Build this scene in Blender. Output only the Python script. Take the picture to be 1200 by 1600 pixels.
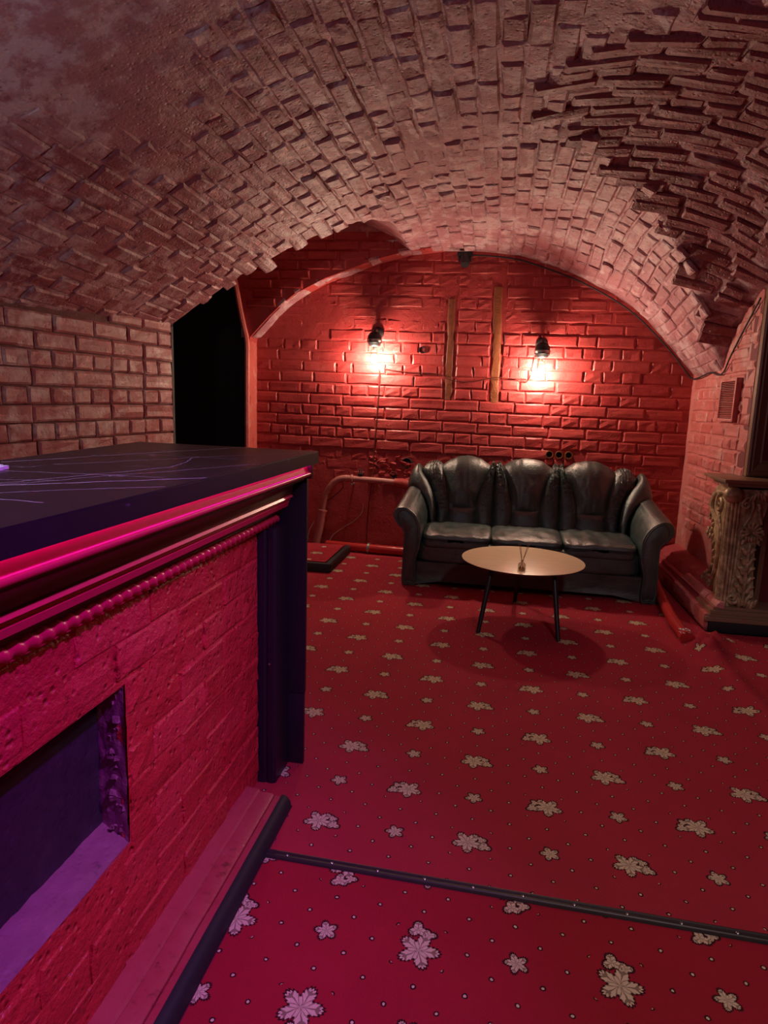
import bpy, bmesh, math, random
from mathutils import Vector, Matrix, noise
random.seed(7)
for o in list(bpy.data.objects): bpy.data.objects.remove(o)
SC = bpy.context.scene
COL = SC.collection
PI = math.pi

# ---------------------------------------------------------------- camera, world, exposure, lights
F, CAMH = 1000.0, 1.35
yd = Vector((180, -164, F)).normalized()
zd = Vector((-188, 5890, F)).normalized()
zd = (zd - yd * yd.dot(zd)).normalized()
xd = zd.cross(yd)
if xd.x < 0: xd = -xd
def cam2world(v): return Vector((xd.dot(v), yd.dot(v), -zd.dot(v)))
CX, CY, CZ = cam2world(Vector((1, 0, 0))), cam2world(Vector((0, -1, 0))), cam2world(Vector((0, 0, -1)))
cd = bpy.data.cameras.new('camera')
cam = bpy.data.objects.new('camera', cd); COL.objects.link(cam)
cam.matrix_world = Matrix(((CX.x, CY.x, CZ.x, 0), (CX.y, CY.y, CZ.y, 0), (CX.z, CY.z, CZ.z, CAMH), (0, 0, 0, 1)))
cd.sensor_fit = 'VERTICAL'; cd.sensor_height = 36; cd.lens = F / 1600 * 36
cd.clip_start = 0.02
SC.camera = cam
def project(p):
    d = Vector(p) - Vector((0, 0, CAMH))
    z = -d.dot(CZ)
    if z < 0.05: return None
    return 600 + F * d.dot(CX) / z, 800 - F * d.dot(CY) / z, z
def in_view(p, m=170):
    q = project(p)
    return q is not None and -m < q[0] < 1200 + m and -m < q[1] < 1600 + m

w = bpy.data.worlds.new('world'); SC.world = w; w.use_nodes = True
w.node_tree.nodes['Background'].inputs[0].default_value = (0.05, 0.012, 0.03, 1)
w.node_tree.nodes['Background'].inputs[1].default_value = 0.3
SC.view_settings.view_transform = 'Standard'
SC.view_settings.look = 'None'
SC.view_settings.exposure = 0.0
SC.view_settings.gamma = 1.0
SC.view_settings.use_curve_mapping = False

def lamp(name, kind, loc, target, energy, color, **kw):
    l = bpy.data.lights.new(name, kind); l.energy = energy; l.color = color
    for k, v in kw.items(): setattr(l, k, v)
    o = bpy.data.objects.new(name, l); COL.objects.link(o); o.location = loc
    o.rotation_euler = (Vector(target) - Vector(loc)).to_track_quat('-Z', 'Y').to_euler()
    return o
BULB = 800.0                                                        # brightness of the two filament bulbs
lamp('party_spot', 'SPOT', (0.50, 0.45, 2.36), (-0.72, 0.85, 0.86), 165, (0.50, 0.045, 1.0), spot_size=1.25, spot_blend=0.9, shadow_soft_size=0.03)
lamp('room_lamp', 'SPOT', (0.85, 0.55, 2.38), (0.62, 1.75, 0.0), 55, (1.0, 0.84, 0.90), spot_size=1.5, spot_blend=0.35, shadow_soft_size=0.10)
lamp('bar_lamp', 'POINT', (-1.45, 0.70, 1.68), (0, 0, 0), 18, (0.82, 0.88, 1.0), shadow_soft_size=0.06)

# ---------------------------------------------------------------- helpers
ROOT = {}
def tag(o, label=None, cat=None, group=None, kind=None):
    if label: o['label'] = label
    if cat: o['category'] = cat
    if group: o['group'] = group
    if kind: o['kind'] = kind
    return o
def thing(name, label, cat, loc, group=None):
    o = bpy.data.objects.new(name, None); COL.objects.link(o); o.location = loc; o.empty_display_size = 0.05
    ROOT[o.name] = Vector(loc)
    return tag(o, label, cat, group)

class MB:
    """collects geometry in world coordinates"""
    def __init__(s): s.v = []; s.f = []
    def add(s, vs, fs):
        n = len(s.v); s.v += [tuple(p) for p in vs]; s.f += [tuple(i + n for i in f) for f in fs]; return s
    def box(s, a, b, bev=0.0):
        (x0, y0, z0), (x1, y1, z1) = a, b
        if bev <= 0:
            vs = [(x0,y0,z0),(x1,y0,z0),(x1,y1,z0),(x0,y1,z0),(x0,y0,z1),(x1,y0,z1),(x1,y1,z1),(x0,y1,z1)]
            return s.add(vs, [(0,3,2,1),(4,5,6,7),(0,1,5,4),(1,2,6,5),(2,3,7,6),(3,0,4,7)])
        bm = bmesh.new(); bmesh.ops.create_cube(bm, size=1)
        for v in bm.verts:
            v.co = Vector(((x0+x1)/2 + v.co.x*(x1-x0), (y0+y1)/2 + v.co.y*(y1-y0), (z0+z1)/2 + v.co.z*(z1-z0)))
        bmesh.ops.bevel(bm, geom=bm.edges[:], offset=bev, segments=2, affect='EDGES', profile=0.6)
        return s.bm(bm)
    def bm(s, bm, M=None):
        bm.verts.index_update()
        vs = [(M @ v.co) if M else v.co.copy() for v in bm.verts]
        fs = [[v.index for v in f.verts] for f in bm.faces]
        bm.free(); return s.add(vs, fs)
    def tube(s, pts, r, n=8, cap=True, closed=False, flat=1.0):
        pts = [Vector(p) for p in pts]; m = len(pts)
        rr = r if callable(r) else (lambda t: r)
        up = None; rings = []
        for i, p in enumerate(pts):
            a = pts[(i-1) % m] if (i or closed) else p
            b = pts[(i+1) % m] if (i < m-1 or closed) else p
            t = (b - a).normalized()
            if up is None:
                up = t.orthogonal().normalized()
            up = (up - t * up.dot(t)); up = up.normalized() if up.length > 1e-6 else t.orthogonal().normalized()
            sd = t.cross(up)
            R = rr(i / max(1, m-1))
            rings.append([p + (up*math.cos(2*PI*k/n) + sd*math.sin(2*PI*k/n)*flat)*R for k in range(n)])
        vs = [q for R in rings for q in R]; fs = []
        for i in range(m if closed else m-1):
            j = (i+1) % m
            for k in range(n):
                fs.append((i*n+k, i*n+(k+1)%n, j*n+(k+1)%n, j*n+k))
        if cap and not closed:
            fs.append(tuple(range(n-1, -1, -1))); fs.append(tuple((m-1)*n+k for k in range(n)))
        return s.add(vs, fs)
    def lathe(s, prof, c, n=24, axis=(0,0,1), cap=True):
        ax = Vector(axis).normalized(); u = ax.orthogonal().normalized(); w_ = ax.cross(u); c = Vector(c)
        vs = []; fs = []; m = len(prof)
        for r, h in prof:
            for k in range(n):
                a = 2*PI*k/n; vs.append(c + ax*h + (u*math.cos(a) + w_*math.sin(a))*r)
        for i in range(m-1):
            for k in range(n): fs.append((i*n+k, i*n+(k+1)%n, (i+1)*n+(k+1)%n, (i+1)*n+k))
        if cap:
            fs.append(tuple(range(n-1,-1,-1))); fs.append(tuple((m-1)*n+k for k in range(n)))
        return s.add(vs, fs)
    def grid(s, fn, nu, nv):
        vs = [fn(i/nu, j/nv) for j in range(nv+1) for i in range(nu+1)]
        fs = [(j*(nu+1)+i, j*(nu+1)+i+1, (j+1)*(nu+1)+i+1, (j+1)*(nu+1)+i) for j in range(nv) for i in range(nu)]
        return s.add(vs, fs)
    def extrude(s, prof, place, t0, t1, n=1):
        """closed outline prof [(a,b)] swept by place(a,b,t) from t0 to t1, both ends capped"""
        m = len(prof); vs = []; fs = []
        for i in range(n+1):
            t = t0 + (t1-t0)*i/n
            vs += [place(a, b, t) for a, b in prof]
        for i in range(n):
            for k in range(m): fs.append((i*m+k, i*m+(k+1)%m, (i+1)*m+(k+1)%m, (i+1)*m+k))
        fs.append(tuple(range(m-1,-1,-1))); fs.append(tuple(n*m+k for k in range(m)))
        return s.add(vs, fs)
    def build(s, name, mat, parent=None, smooth=40, label=None, kind=None):
        r = Vector((0,0,0))
        if parent is not None: r = ROOT.get(parent.name, r)
        me = bpy.data.meshes.new(name)
        me.from_pydata([tuple(Vector(p)-r) for p in s.v], [], s.f); me.update()
        if mat: me.materials.append(mat)
        bm = bmesh.new(); bm.from_mesh(me); bmesh.ops.recalc_face_normals(bm, faces=bm.faces[:])
        if smooth:
            lim = math.radians(smooth)
            for f in bm.faces: f.smooth = True
            for e in bm.edges:
                if len(e.link_faces) == 2 and e.calc_face_angle(0) > lim: e.smooth = False
        bm.to_mesh(me); bm.free()
        o = bpy.data.objects.new(name, me); COL.objects.link(o)
        if parent is not None: o.parent = parent
        ROOT[o.name] = r
        return tag(o, label, kind=kind)

def smooth_curve(pts, sub=6, closed=False):
    """Catmull-Rom through pts"""
    P = [Vector(p) for p in pts]; n = len(P); out = []
    for i in range(n if closed else n-1):
        p0 = P[(i-1) % n] if (closed or i > 0) else P[0]
        p1 = P[i]; p2 = P[(i+1) % n]
        p3 = P[(i+2) % n] if (closed or i+2 < n) else P[-1]
        for k in range(sub):
            t = k/sub
            out.append(0.5*((2*p1) + (p2-p0)*t + (2*p0-5*p1+4*p2-p3)*t*t + (-p0+3*p1-3*p2+p3)*t**3))
    if not closed: out.append(P[-1])
    return out
def interp(x, xs, ys):
    if x <= xs[0]: return ys[0]
    for i in range(1, len(xs)):
        if x <= xs[i]:
            t = (x-xs[i-1])/(xs[i]-xs[i-1]); return ys[i-1]+(ys[i]-ys[i-1])*t
    return ys[-1]
def hermite(x, xs, ys):
    """smooth monotone-ish interpolation"""
    n = len(xs)
    if x <= xs[0]: return ys[0]
    if x >= xs[-1]: return ys[-1]
    d = [(ys[i+1]-ys[i])/(xs[i+1]-xs[i]) for i in range(n-1)]
    m = [d[0]] + [(d[i-1]+d[i])/2 for i in range(1, n-1)] + [d[-1]]
    for i in range(n-1):
        if x <= xs[i+1]:
            h = xs[i+1]-xs[i]; t = (x-xs[i])/h
            return (2*t**3-3*t*t+1)*ys[i] + (t**3-2*t*t+t)*h*m[i] + (-2*t**3+3*t*t)*ys[i+1] + (t**3-t*t)*h*m[i+1]
nz = lambda x, y, z=0.0: noise.noise(Vector((x, y, z)))

# ---------------------------------------------------------------- node materials
class X:
    """tiny expression layer over math nodes"""
    def __init__(s, t, k): s.t = t; s.k = k
    def _b(s, op, o=None, o2=None):
        n = s.t.nodes.new('ShaderNodeMath'); n.operation = op
        for i, q in enumerate((s, o, o2)):
            if q is None: continue
            if isinstance(q, X): s.t.links.new(q.k, n.inputs[i])
            else: n.inputs[i].default_value = q
        return X(s.t, n.outputs[0])
    def __add__(s, o): return s._b('ADD', o)
    def __sub__(s, o): return s._b('SUBTRACT', o)
    def __mul__(s, o): return s._b('MULTIPLY', o)
    def __truediv__(s, o): return s._b('DIVIDE', o)
    def mx(s, o): return s._b('MAXIMUM', o)
    def mn(s, o): return s._b('MINIMUM', o)
    def gt(s, o): return s._b('GREATER_THAN', o)
    def lt(s, o): return s._b('LESS_THAN', o)
    def fn(s, op, o=None): return s._b(op, o)
    def ss(s, a, b):
        n = s.t.nodes.new('ShaderNodeMapRange'); n.interpolation_type = 'SMOOTHSTEP'
        s.t.links.new(s.k, n.inputs[0]); n.inputs[1].default_value = a; n.inputs[2].default_value = b
        return X(s.t, n.outputs[0])
class Mat:
    def __init__(s, name):
        s.m = bpy.data.materials.new(name); s.m.use_nodes = True; s.t = s.m.node_tree
        s.b = s.t.nodes['Principled BSDF']
        s.pos = s.t.nodes.new('ShaderNodeNewGeometry').outputs['Position']
        s._b = None
    def noise(s, scale, detail=4, rough=0.55, vec=None, dist=0.0):
        n = s.t.nodes.new('ShaderNodeTexNoise'); n.inputs['Scale'].default_value = scale; n.inputs['Detail'].default_value = detail
        n.inputs['Roughness'].default_value = rough; n.inputs['Distortion'].default_value = dist
        s.t.links.new(vec or s.pos, n.inputs['Vector']); return X(s.t, n.outputs['Fac'])
    def voro(s, scale, feature='F1', vec=None):
        n = s.t.nodes.new('ShaderNodeTexVoronoi'); n.feature = feature; n.inputs['Scale'].default_value = scale
        s.t.links.new(vec or s.pos, n.inputs['Vector']); return X(s.t, n.outputs['Distance'])
    def scaled(s, v):
        n = s.t.nodes.new('ShaderNodeMapping'); n.inputs['Scale'].default_value = v
        s.t.links.new(s.pos, n.inputs['Vector']); return n.outputs[0]
    def xyz(s):
        n = s.t.nodes.new('ShaderNodeSeparateXYZ'); s.t.links.new(s.pos, n.inputs[0])
        return [X(s.t, n.outputs[i]) for i in range(3)]
    def rnd(s):
        return X(s.t, s.t.nodes.new('ShaderNodeObjectInfo').outputs['Random'])
    def mix(s, f, a, b):
        n = s.t.nodes.new('ShaderNodeMix'); n.data_type = 'RGBA'
        if isinstance(f, X): s.t.links.new(f.k, n.inputs[0])
        else: n.inputs[0].default_value = f
        for i, q in ((6, a), (7, b)):
            if isinstance(q, tuple): n.inputs[i].default_value = (*q, 1)
            else: s.t.links.new(q, n.inputs[i])
        return n.outputs[2]
    def set(s, color=None, rough=None, bump=None, bstr=0.3, bdist=0.01, metal=None, spec=None, **kw):
        if color is not None:
            if isinstance(color, tuple): s.b.inputs['Base Color'].default_value = (*color, 1)
            else: s.t.links.new(color, s.b.inputs['Base Color'])
        if rough is not None:
            if isinstance(rough, X): s.t.links.new(rough.k, s.b.inputs['Roughness'])
            else: s.b.inputs['Roughness'].default_value = rough
        if metal is not None: s.b.inputs['Metallic'].default_value = metal
        if spec is not None: s.b.inputs['Specular IOR Level'].default_value = spec
        for k, v in kw.items(): s.b.inputs[k.replace('_', ' ')].default_value = v
        if bump is not None:
            n = s.t.nodes.new('ShaderNodeBump'); n.inputs['Strength'].default_value = bstr; n.inputs['Distance'].default_value = bdist
            s.t.links.new(bump.k, n.inputs['Height']); s.t.links.new(n.outputs[0], s.b.inputs['Normal'])
        return s.m
def plain(name, color, rough=0.5, **kw):
    m = Mat(name); n = m.noise(60, 3)
    c = m.mix(n, tuple(q*0.88 for q in color), tuple(min(1, q*1.1) for q in color))
    return m.set(c, rough, **kw)
def paint(name, c1, c2, wear=None, wear_at=(0.55, 0.7), rough=(0.35, 0.6), bstr=0.5, bdist=0.012, fine=1.0, spec=0.5):
    """thick gloss paint over rough masonry, rubbed pale where wear is given"""
    m = Mat(name)
    big = m.noise(2.3, 4); mid = m.noise(14*fine, 6, 0.65); sm = m.noise(55*fine, 4, 0.6); pit = m.voro(38*fine)
    c = m.mix((mid*0.6 + m.rnd()*0.4).ss(0.25, 0.75), c1, c2)
    if wear:
        wv = (m.noise(9, 7, 0.7)*0.65 + big*0.35).ss(*wear_at)
        c = m.mix(wv, c, wear)
    crev = (mid*0.6 + sm*0.4).ss(0.30, 0.44)
    c = m.mix(crev, tuple(q*0.45 for q in c1), c)
    h = mid*0.6 + sm*0.28 + pit.ss(0.0, 0.35)*0.25 + m.noise(170*fine, 3)*0.1
    return m.set(c, m.noise(20, 4).ss(0.2, 0.8)*(rough[1]-rough[0]) + rough[0], h, bstr, bdist, spec=spec)

M = {}
M['brick_back'] = paint('red_gloss_brick_paint', (0.35, 0.026, 0.027), (0.44, 0.050, 0.048), (0.48, 0.11, 0.10), (0.56, 0.72), (0.42, 0.65), 0.45)
M['brick_vault'] = paint('dusty_red_vault_paint', (0.30, 0.075, 0.095), (0.43, 0.18, 0.205), (0.58, 0.38, 0.40), (0.475, 0.585), (0.40, 0.62), 0.75, 0.016)
M['brick_cell_shade'] = paint('shade_darkened_cell_red', (0.22, 0.045, 0.055), (0.31, 0.08, 0.09), (0.44, 0.24, 0.25), (0.52, 0.66), (0.40, 0.62), 0.75, 0.016)  # vault red darkened: the right cell's shade is put into the colour
M['brick_left'] = paint('rubbed_red_wall_paint', (0.40, 0.10, 0.11), (0.50, 0.20, 0.20), (0.64, 0.44, 0.42), (0.47, 0.62), (0.40, 0.60), 0.5)
M['joint_left'] = paint('dark_red_joint', (0.14, 0.025, 0.03), (0.2, 0.04, 0.045), None, rough=(0.6, 0.8))
M['brick_right'] = paint('pink_red_wall_paint', (0.52, 0.11, 0.105), (0.60, 0.19, 0.18), (0.64, 0.33, 0.31), (0.5, 0.64), (0.40, 0.6), 0.5)
M['brick_bar'] = paint('crimson_bar_paint', (0.50, 0.022, 0.030), (0.58, 0.035, 0.05), None, rough=(0.33, 0.55), bstr=0.9, bdist=0.022, fine=1.0)
M['pier'] = paint('bulb_lit_pier_red', (0.55, 0.10, 0.085), (0.62, 0.16, 0.14), (0.66, 0.28, 0.24), (0.55, 0.7))  # lighter copy of the wall red; bulb light on jamb and rib painted in
M['black_void'] = plain('unlit_depth_black', (0.006, 0.007, 0.012), 0.9)  # near-black standing in for unlit depth of passage, holes and socket boxes
M['dark_wall'] = plain('dark_red_plaster', (0.20, 0.03, 0.04), 0.7)
M['gray_plaster'] = paint('grey_black_plaster', (0.03, 0.03, 0.035), (0.10, 0.095, 0.095), None, rough=(0.7, 0.9))
M['black_metal'] = plain('black_satin_metal', (0.012, 0.011, 0.014), 0.42)
M['black_rubber'] = plain('black_rubber', (0.012, 0.012, 0.016), 0.6)
M['panel_violet'] = plain('black_violet_laminate', (0.013, 0.007, 0.020), 0.45)
M['red_gloss'] = plain('red_gloss_trim', (0.62, 0.022, 0.075), 0.28, spec=0.6)
M['dark_gloss'] = plain('black_cherry_trim', (0.09, 0.008, 0.012), 0.3)
M['plinth_red'] = paint('chipped_pink_red_trim', (0.38, 0.04, 0.055), (0.44, 0.07, 0.085), (0.5, 0.16, 0.17), (0.62, 0.78), (0.35, 0.5), 0.25)
M['niche_dark'] = paint('dark_niche_plaster', (0.03, 0.015, 0.03), (0.08, 0.04, 0.07), None, rough=(0.5, 0.7))  # dark mottled tone for the niche back
M['sill'] = paint('grey_sill_plaster', (0.26, 0.08, 0.15), (0.40, 0.14, 0.24), None, rough=(0.5, 0.7))
M['pipe_red'] = plain('red_pipe_paint', (0.50, 0.03, 0.03), 0.25)
M['conduit'] = plain('pale_red_conduit', (0.48, 0.17, 0.15), 0.5)
M['steel'] = plain('dull_steel', (0.45, 0.44, 0.42), 0.35, metal=0.9)
M['wire'] = plain('dark_red_wire', (0.10, 0.015, 0.012), 0.5)
M['pale_wire'] = plain('pale_wire', (0.5, 0.35, 0.3), 0.5)
M['orange_wood'] = paint('orange_brown_batten', (0.17, 0.032, 0.012), (0.25, 0.06, 0.017), (0.34, 0.11, 0.03), (0.6, 0.75), (0.5, 0.7), 0.6)
M['gold'] = None

def leather():
    m = Mat('black_green_leather'); y = m.scaled((1, 1, 2.2))
    h = m.voro(420)*0.12 + m.noise(26, 5, 0.6, y, 1.2)*0.7 + m.noise(90, 3)*0.18
    c = m.mix(m.noise(7, 4).ss(0.3, 0.7), (0.026, 0.047, 0.046), (0.046, 0.072, 0.068))
    return m.set(c, m.noise(12, 4).ss(0.2, 0.8)*0.14 + 0.30, h, 0.35, 0.012, spec=1.0)
M['leather'] = leather()
def wood_top():
    m = Mat('pale_oak_veneer'); g = m.noise(5, 6, 0.6, m.scaled((1.2, 14, 1)), 0.6)
    c = m.mix(g.ss(0.3, 0.75), (0.86, 0.74, 0.48), (0.72, 0.57, 0.33))
    return m.set(c, 0.32, g, 0.05, 0.002, spec=0.5)
M['oak'] = wood_top()
def gilt():
    m = Mat('antique_gilt_wood'); n = m.noise(22, 5); p = m.noise(5, 3)
    c = m.mix(n.ss(0.35, 0.7), (0.30, 0.20, 0.11), (0.66, 0.50, 0.30))
    return m.set(c, p*0.2 + 0.32, n, 0.2, 0.004, metal=0.15)
M['gold'] = gilt()
M['frame_wood'] = plain('brown_gilt_frame', (0.26, 0.15, 0.09), 0.4)
M['frame_red'] = plain('dark_red_picture_panel', (0.17, 0.015, 0.02), 0.6)
M['white_card'] = plain('white_card', (0.75, 0.80, 0.85), 0.5)
M['card_ink'] = plain('grey_print', (0.30, 0.32, 0.36), 0.5)

def marble():
    m = Mat('black_marble_laminate')
    x, y, z = m.xyz()
    dx = (m.noise(9, 5) - 0.5)*0.045; dy = (m.noise(6.3, 4, vec=m.scaled((1, 1, 3))) - 0.5)*0.045
    px, py = x + dx, y + dy
    total = None
    segs = [(-1.185, 1.37, -0.88, 2.20, .0016, .9), (-1.05, 1.38, -0.66, 2.02, .0010, .7), (-0.89, 1.02, -0.62, 1.28, .0016, 1.0), (-1.0, 0.80, -0.63, 1.62, .0009, .7),
            (-0.92, 1.02, -0.78, 1.45, .0009, .9), (-0.78, 1.45, -0.86, 1.75, .0008, .8), (-1.1, 1.22, -0.70, 1.25, .0009, .7), (-0.95, 0.85, -0.62, 1.12, .0009, .8),
            (-1.12, 1.75, -0.72, 1.72, .0008, .6), (-0.98, 0.90, -0.70, 0.88, .0010, .8), (-1.1, 1.05, -0.85, 1.12, .0009, .6)]
    for ax, ay, bx, by, wd, st in segs:
        L2 = (bx-ax)**2 + (by-ay)**2
        t = ((px-ax)*((bx-ax)/L2) + (py-ay)*((by-ay)/L2)).mx(0).mn(1)
        ex, ey = px-ax-t*(bx-ax), py-ay-t*(by-ay)
        d = (ex*ex + ey*ey).fn('SQRT')
        v = (d*(-1) + wd*2.2).ss(0, wd*2.2)*st
        total = v if total is None else total.mx(v)
    crack = m.voro(5.5, 'DISTANCE_TO_EDGE', m.scaled((1.6, 1, 1)))
    fine = (crack*(-1) + 0.02).ss(0.0, 0.02)*(m.noise(9, 5).ss(0.56, 0.72))*0.5
    spk = m.noise(75, 3).ss(0.68, 0.8)*m.noise(6, 3).ss(0.5, 0.75)*0.5
    f = total*m.noise(16, 4).ss(0.2, 0.5)
    f = f.mx(fine).mx(spk)
    base = m.mix(m.noise(5, 5), (0.007, 0.007, 0.008), (0.018, 0.017, 0.018))
    return m.set(m.mix(f, base, (0.85, 0.85, 0.85)), 0.36, m.noise(120, 2), 0.04, 0.001, spec=0.5)
M['marble'] = marble()

def carpet(name, x0, y0, Px, Py, rot=0, base=(0.43, 0.030, 0.052), base2=(0.36, 0.024, 0.042)):
    m = Mat(name); t = m.t
    X_, Y_, Z_ = m.xyz()
    wob = (m.noise(70, 2) - 0.5)*0.006
    U, V = X_ + wob, Y_ + (m.noise(64, 2, vec=m.scaled((1, 1.3, 1))) - 0.5)*0.006
    def cell(v, o, P):                                             # signed distance to nearest repeat
        q = (v - o)/P + 0.5
        return (q.fn('FRACT') - 0.5)*P
    def leaf(px, py, a, lobes=5, ang=0.0):
        """(inside, outline, vein) of a lobed leaf of radius a"""
        r = (px*px + py*py).fn('SQRT'); th = py.fn('ARCTAN2', px) + ang
        c = (th*(lobes/2)).fn('COSINE').fn('ABSOLUTE')
        s_ = (th*(lobes*4)).fn('COSINE').fn('ABSOLUTE')
        R = c.fn('POWER', 1.15)*(a*0.52) + a*0.40 + s_*(a*0.13)
        d = R - r
        vein = (c.gt(0.985)*(d.gt(a*0.12))).mx(((c*7.5 + r*(9/a)).fn('SINE').gt(0.72)))
        return d.ss(-0.0005, 0.0012), d.ss(-0.0075, -0.005), vein
    fills, outs, veins = [], [], []
    def addleaf(px, py, a, lobes=5, ang=0.0):
        i, o, v = leaf(px, py, a, lobes, ang); fills.append(i); outs.append(o); veins.append(v*i)
    for k, (ox, oy) in enumerate(((0, 0), (0.5, 0.5))):
        px, py = cell(U, x0+ox*Px, Px), cell(V, y0+oy*Py, Py)
        sgn = 1 if k == 0 else -1
        if not rot:
            addleaf(px+0.010*sgn, py, 0.046, 5, PI/2); addleaf(px-0.042*sgn, py+0.012, 0.020, 3, 0.4)
            addleaf(px-0.032*sgn, py-0.018, 0.015, 3, 2.0)
        else:
            addleaf(px, py+0.012*sgn, 0.051, 5, 0.0); addleaf(px+0.008, py-0.052*sgn, 0.024, 3, 0.4)
            addleaf(px-0.022, py-0.040*sgn, 0.017, 3, 2.0)
        qx, qy = cell(U, x0+(ox+0.5)*Px, Px), cell(V, y0+oy*Py, Py)
        addleaf(qx, qy, 0.028, 5, 0.6 + k)
    fill, out, vein = fills[0], outs[0], veins[0]
    for a in fills[1:]: fill = fill.mx(a)
    for a in outs[1:]: out = out.mx(a)
    for a in veins[1:]: vein = vein.mx(a)
    # pin dots on a finer centred lattice, left out round the leaves
    dots = None; rim = None
    for ox, oy in ((0.125, 0.125), (0.25, 0.25)):
        px, py = cell(U, x0+ox*Px, Px/4), cell(V, y0+oy*Py, Py/4)
        r = (px*px + py*py).fn('SQRT')
        a = r.lt(0.0036); b = r.lt(0.0072)
        dots = a if dots is None else dots.mx(a); rim = b if rim is None else rim.mx(b)
    clear = None
    for ox, oy, cl in ((0, 0, 0.085), (0.5, 0.5, 0.085), (0.5, 0, 0.05), (0, 0.5, 0.05)):
        px, py = cell(U, x0+ox*Px, Px), cell(V, y0+oy*Py, Py)
        q = (px*px + py*py).fn('SQRT').gt(cl)
        clear = q if clear is None else clear.mn(q)
    dots = dots*clear; rim = rim*clear
    worn = m.noise(3.2, 5)
    c = m.mix((m.noise(240, 2)*0.5 + worn*0.5).ss(0.3, 0.7), base, base2)
    c = m.mix(out.mx(rim), c, (0.045, 0.008, 0.010))
    c = m.mix(fill.mx(dots), c, m.mix(m.noise(110, 2), (0.80, 0.66, 0.45), (0.58, 0.45, 0.28)))
    c = m.mix(vein*0.75, c, (0.13, 0.06, 0.035))
    h = m.noise(420, 2)*0.6 + m.noise(40, 3)*0.4
    m.set(c, 0.92, h, 0.35, 0.004, spec=0.15)
    return m.m
M['carpet_rear'] = carpet('leaf_carpet_rear', -0.006, 2.307, 0.4835, 0.4725)
M['carpet_front'] = carpet('leaf_carpet_front', -0.118, 1.412, 0.484, 0.46, 1, (0.38, 0.016, 0.034), (0.32, 0.013, 0.028))

def glow(name, color, strength):
    m = Mat(name); m.b.inputs['Emission Color'].default_value = (*color, 1); m.b.inputs['Emission Strength'].default_value = strength
    return m.set((0.9, 0.8, 0.7), 0.5)
M['filament'] = glow('glowing_filament', (1.0, 0.80, 0.60), BULB*1.15)
M['led'] = glow('pink_red_led', (0.95, 0.03, 0.9), 5.0)
def thin_glass(name, tint=(1, 1, 1), refl=0.12):
    m = bpy.data.materials.new(name); m.use_nodes = True; t = m.node_tree; t.nodes.clear()
    o = t.nodes.new('ShaderNodeOutputMaterial'); tr = t.nodes.new('ShaderNodeBsdfTransparent'); gl = t.nodes.new('ShaderNodeBsdfGlossy')
    lw = t.nodes.new('ShaderNodeLayerWeight'); mx = t.nodes.new('ShaderNodeMixShader'); mt = t.nodes.new('ShaderNodeMath')
    lw.inputs[0].default_value = 0.3; mt.operation = 'MULTIPLY_ADD'; mt.inputs[1].default_value = 0.5; mt.inputs[2].default_value = refl*0.4
    tr.inputs[0].default_value = (*tint, 1); gl.inputs['Roughness'].default_value = 0.05
    t.links.new(lw.outputs['Facing'], mt.inputs[0]); t.links.new(mt.outputs[0], mx.inputs[0])
    t.links.new(tr.outputs[0], mx.inputs[1]); t.links.new(gl.outputs[0], mx.inputs[2]); t.links.new(mx.outputs[0], o.inputs[0])
    return m
M['bulb_glass'] = thin_glass('clear_bulb_glass', (0.98, 0.95, 0.9), 0.08)
M['bottle_glass'] = thin_glass('clear_bottle_glass', (0.93, 0.9, 0.85), 0.2)

# ---------------------------------------------------------------- bricks
def brick_mesh(name, L, H, D, mat, seed, chf=0.14):
    """a worn brick: front face (+z) 2x2 uneven, chamfer ring, sides; 40 triangles, no back"""
    rd = random.Random(seed); j = lambda a: rd.uniform(-a, a)
    ch = min(0.010, H*chf)
    xs, ys = (-L/2, 0, L/2), (-H/2, 0, H/2)
    ring = [(0,0),(1,0),(2,0),(2,1),(2,2),(1,2),(0,2),(0,1)]
    inner, outer, back = {}, {}, {}
    vs = []
    for i in range(3):
        for k in range(3):
            x, y = xs[i], ys[k]
            sx, sy = (x > 0)-(x < 0), (y > 0)-(y < 0)
            inner[i, k] = len(vs); vs.append((x - sx*(ch+abs(j(.004))) + j(.002), y - sy*(ch+abs(j(.003))) + j(.002), D + j(.0035)))
    for i, k in ring:
        x, y = xs[i] + j(.0035), ys[k] + j(.003)
        outer[i, k] = len(vs); vs.append((x, y, D - ch*0.8 + j(.003)))
        back[i, k] = len(vs); vs.append((x, y, -0.02))
    fs = []
    for i in range(2):
        for k in range(2): fs.append((inner[i,k], inner[i+1,k], inner[i+1,k+1], inner[i,k+1]))
    for a in range(8):
        p, q = ring[a], ring[(a+1) % 8]
        fs.append((outer[p], outer[q], inner[q], inner[p])); fs.append((back[p], back[q], outer[q], outer[p]))
    me = bpy.data.meshes.new(name); me.from_pydata(vs, [], fs); me.update()
    me.materials.append(mat)
    return me
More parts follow.
